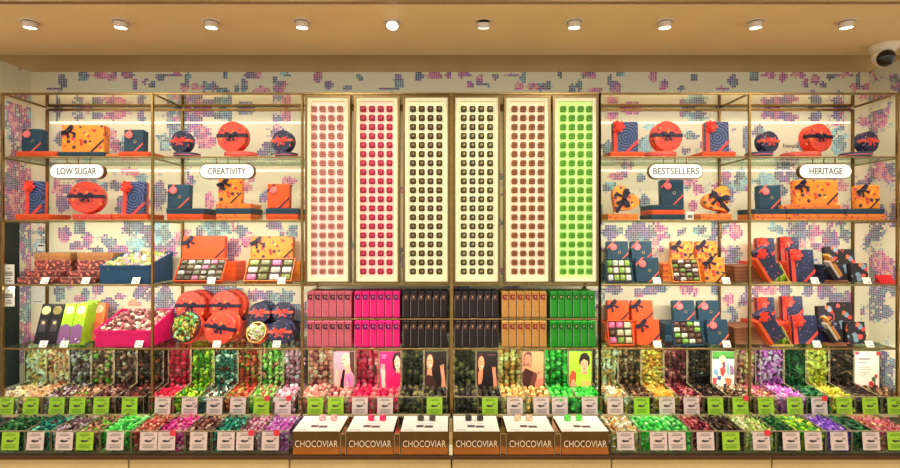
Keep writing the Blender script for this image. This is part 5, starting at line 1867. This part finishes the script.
# ------------------------------------------------------------------ tasting displays and base cabinets
DD = 3.25
Z_DB = E - 1.330
mirror_brass = mat((200, 156, 96), .07, 1.0, .04, 8)
NM = ['pale pink', 'raspberry', 'dark brown', 'black', 'tan', 'green']
SWC = [((236, 170, 170), (206, 130, 130)), ((226, 50, 96), (240, 120, 150)), ((78, 70, 60), (120, 110, 90)), ((64, 60, 56), (110, 104, 90)), ((226, 186, 150), (200, 140, 100)), ((100, 206, 80), (60, 160, 50))]
letter_m = mat((240, 226, 190), .5, 0, 0)
for i, (p0, p1) in enumerate(((292.5, 340), (346.5, 393.5), (400.5, 448), (453.5, 499.8), (507, 554), (561.5, 608.8))):
    x0, x1 = wx(p0, DD), wx(p1, DD)
    w, h, dep = x1 - x0, .144, .27
    nm = NM[i]
    t = thing('tasting_display', 'brass fronted tasting display with %s samples on its white top' % nm, 'display box', ((x0 + x1) / 2, DD, Z_DB), group='brass tasting displays')
    MB().box(-w / 2, w / 2, 0, dep, 0, h - .003, 0, .002).build('box', mirror_brass, t)
    b = MB().box(-w / 2 + .001, w / 2 - .001, .001, dep, h - .003, h)
    b.box(-.052, -.008, .064, .100, h, h + .0006, 1).box(-.002, .050, .058, .092, h, h + .0006, 1).box(-w * .44, -w * .22, .016, .022, h, h + .0006, 2).box(-.05, .05, .12, .124, h, h + .0006, 2)
    b.build('top', [white, mat((96, 70, 84), .5, 0, .1), ink_soft], t)
    lettering('CHOCOVIAR', .058, letter_m, t, (0, -.0008, h * .45), width=w * .90, bold=-.0006)
    for j, xx in enumerate((316.5, 334.5) if i == 0 else (None, None)):
        pass
    for j in (0, 1):
        X = (x0 + x1) / 2 + (-.046 + .092 * j) * .8 - (i - 2.5) * .012
        b = MB()
        b.box(-.020, .020, -.018, .018, 0, .034, 0, .007)
        b.add(ICO1[0], ICO1[1], 1, Matrix.Translation((0, 0, .034)) @ Matrix.Diagonal((.009, .009, .006, 1)))
        o = b.build('sample_chocolate', [candy_mat(SWC[i][0]), candy_mat(SWC[i][1])], None, False, (X, DD + .185, Z_DB + h + .0008))
        tag(o, '%s %s sample chocolate on the white top of its tasting display' % (('left', 'right')[j], nm), 'chocolate', 'sample chocolates on the tasting displays')
    if i not in (2, 5):
        # acrylic divider block between neighbouring displays
        q0 = x1 + .003
        q1 = wx((346.5, 400.5, 0, 507, 561.5)[i], DD) - .003
        t2 = thing('divider_block', 'narrow brass divider between %s and %s tasting displays' % (nm, NM[i + 1]), 'divider', ((q0 + q1) / 2, DD + .004, Z_DB), group='brass dividers between displays')
        ww = q1 - q0
        MB().box(-ww / 2, ww / 2, 0, .262, 0, .128, 0, .002).build('block', mirror_brass, t2)
        b = MB()
        for s in (-1, 1):
            b.box(s * (ww / 2 - .001) - .0014, s * (ww / 2 - .001) + .0014, -.004, -.0002, 0, .128)
        b.box(-ww / 2, ww / 2, -.004, -.0002, .125, .128)
        b.build('edge', M_RACK, t2)
# brass end post between the two sets of displays
cp = thing('divider_post', 'pale brass upright post between the dark tasting displays', 'post', (wx(450.8, DD), DD + .002, Z_DB))
MB().box(-.011, .011, 0, .26, 0, .135, 0, .002).build('post', mat((216, 196, 130), .3, .7, .04), cp)
MB().box(-.011, .011, -.004, 0, 0, .06).build('foot', cream_frame, cp)

cab_m = mat((206, 188, 134), .45, 0, .05, 2)
cab_d = mat((70, 48, 30), .5, 0, .05)
edges = [-3.12, wx(128.5, 3.27), wx(289.5, 3.27), wx(451.5, 3.27), wx(611.5, 3.27), wx(772, 3.27), 3.12]
CN = ['LOW SUGAR bay at the far left', 'CREATIVITY bay', 'pink tasting displays', 'tan and green tasting displays', 'BESTSELLERS bay', 'HERITAGE bay at the far right']
for i in range(6):
    x0, x1 = edges[i] + .002, edges[i + 1] - .002
    w = x1 - x0
    H = E - 1.345
    t = thing('base_cabinet', 'cream base cabinet under the %s' % CN[i], 'cabinet', ((x0 + x1) / 2, 3.27, 0), group='cream base cabinets')
    MB().box(-w / 2, w / 2, .02, .72, .06, H - .004).build('body', cab_m, t)
    MB().box(-w / 2, w / 2, .06, .70, 0, .06).build('plinth', cab_d, t)
    b = MB().box(-w / 2 + .003, w / 2 - .003, 0, .019, .07, H - .022, 0, .002)
    if i in (2, 3):
        n = 46
        for k in range(n):
            x = -w / 2 + .02 + (w - .04) * k / (n - 1)
            if not (i == 2 and x < -.02):
                b.box(x - .0035, x + .0035, -.003, .001, .08, H - .034)
    b.build('drawer_front', cab_m, t)
    MB().box(-w / 2 + .01, w / 2 - .01, -.002, .012, H - .020, H - .012).build('handle', brass_dark, t)
top = MB().box(-3.118, 3.118, 3.235, 4.0, E - 1.3445, E - 1.3315, 0, .002).build('counter_top', [mat((74, 50, 30), .4, 0, .08)])
tag(top, 'long dark brown ledge carrying the lower bins and tasting displays', 'counter')

# ------------------------------------------------------------------ light
def area(name, x, y, z, sx, sy, e, rot, col=(1, .98, .84)):
    la = bpy.data.lights.new(name, 'AREA')
    la.shape = 'RECTANGLE'
    la.size, la.size_y = sx, sy
    la.energy = e
    la.color = col
    o = bpy.data.objects.new(name, la)
    COL.objects.link(o)
    o.location = (x, y, z)
    o.rotation_euler = rot
    return o


for bay, (x0, x1) in POSTX.items():
    xm, ln = (x0 + x1) / 2, x1 - x0 - .06
    cen = bay in ('C1', 'C2')
    lv = [(TOPZ - .02, 2.0), (SH[1] - .02, 1.8), (SH[2] - .02, 3.4), (SH[3] - .02, 3.4), (SH[4] - .02, 3.6)] if not cen else [(SH[3] - .02, .25), (wz(318.5) - .016, .25), (SH[4] - .02, 3.6)]
    for z, e in lv:
        area('shelf_and_fill_light', xm, DF + .03, z, ln, .02, e * (x1 - x0), (R(28 if z > SH[4] - .01 else 52), 0, 0))
    area('shelf_and_fill_light', xm, DF + .06, TOPZ + .03, ln, .02, .42 * (x1 - x0), (R(88), 0, 0))  # fill light added to brighten the wall band above; no fitting here
    area('shelf_and_fill_light', xm, DF - .01, E - 1.225, ln, .02, 1.6, (R(-20), 0, 0))
# fill lamps added out of view, overhead in front of the soffit
for x in (-3.2, -1.1, 1.1, 3.2):
    for y in (-1.2, 1.2):
        t = thing('added_fill_lamp', 'square fill lamp added unseen overhead in front of the shelves', 'ceiling light', (x, y, CEIL + .448), group='added square fill lamps')
        MB().box(-.30, .30, -.30, .30, -.02, 0, 0, .004).build('frame', white, t)
        MB().box(-.27, .27, -.27, .27, -.024, -.019).build('diffuser', mat((255, 246, 228), .5, 0, 0, emit=(255, 244, 224), es=4.0), t)
        area('added_fill_light', x, y, CEIL + .42, .54, .54, 30, (0, 0, 0), (1, .92, .8))

w = bpy.data.worlds.new('World')
S.world = w
w.use_nodes = True
w.node_tree.nodes['Background'].inputs[0].default_value = (1.0, .96, .84, 1)
w.node_tree.nodes['Background'].inputs[1].default_value = 1.08

# ------------------------------------------------------------------ camera
cam = bpy.data.cameras.new('Camera')
cam.sensor_width = 36
cam.lens = 36 * F / 900
co = bpy.data.objects.new('Camera', cam)
COL.objects.link(co)
co.location = (0, 0, E)
co.rotation_euler = (math.pi / 2, 0, 0)
S.camera = co
S.view_settings.view_transform = 'Standard'
S.view_settings.look = 'None'
S.view_settings.gamma = 1
S.view_settings.use_curve_mapping = False
S.view_settings.exposure = 0.0
S.cycles.use_denoising = True
S.cycles.max_bounces = 6
S.cycles.transparent_max_bounces = 12
S.cycles.caustics_reflective = False
S.cycles.caustics_refractive = False

for lb, os_ in LABELS.items():
    if len(os_) > 1 and len({o.get('group') for o in os_}) > 1:
        print('DUP', lb)
    if len(os_) > 1 and os_[0].get('group') is None:
        print('DUP NOGROUP', lb, len(os_))
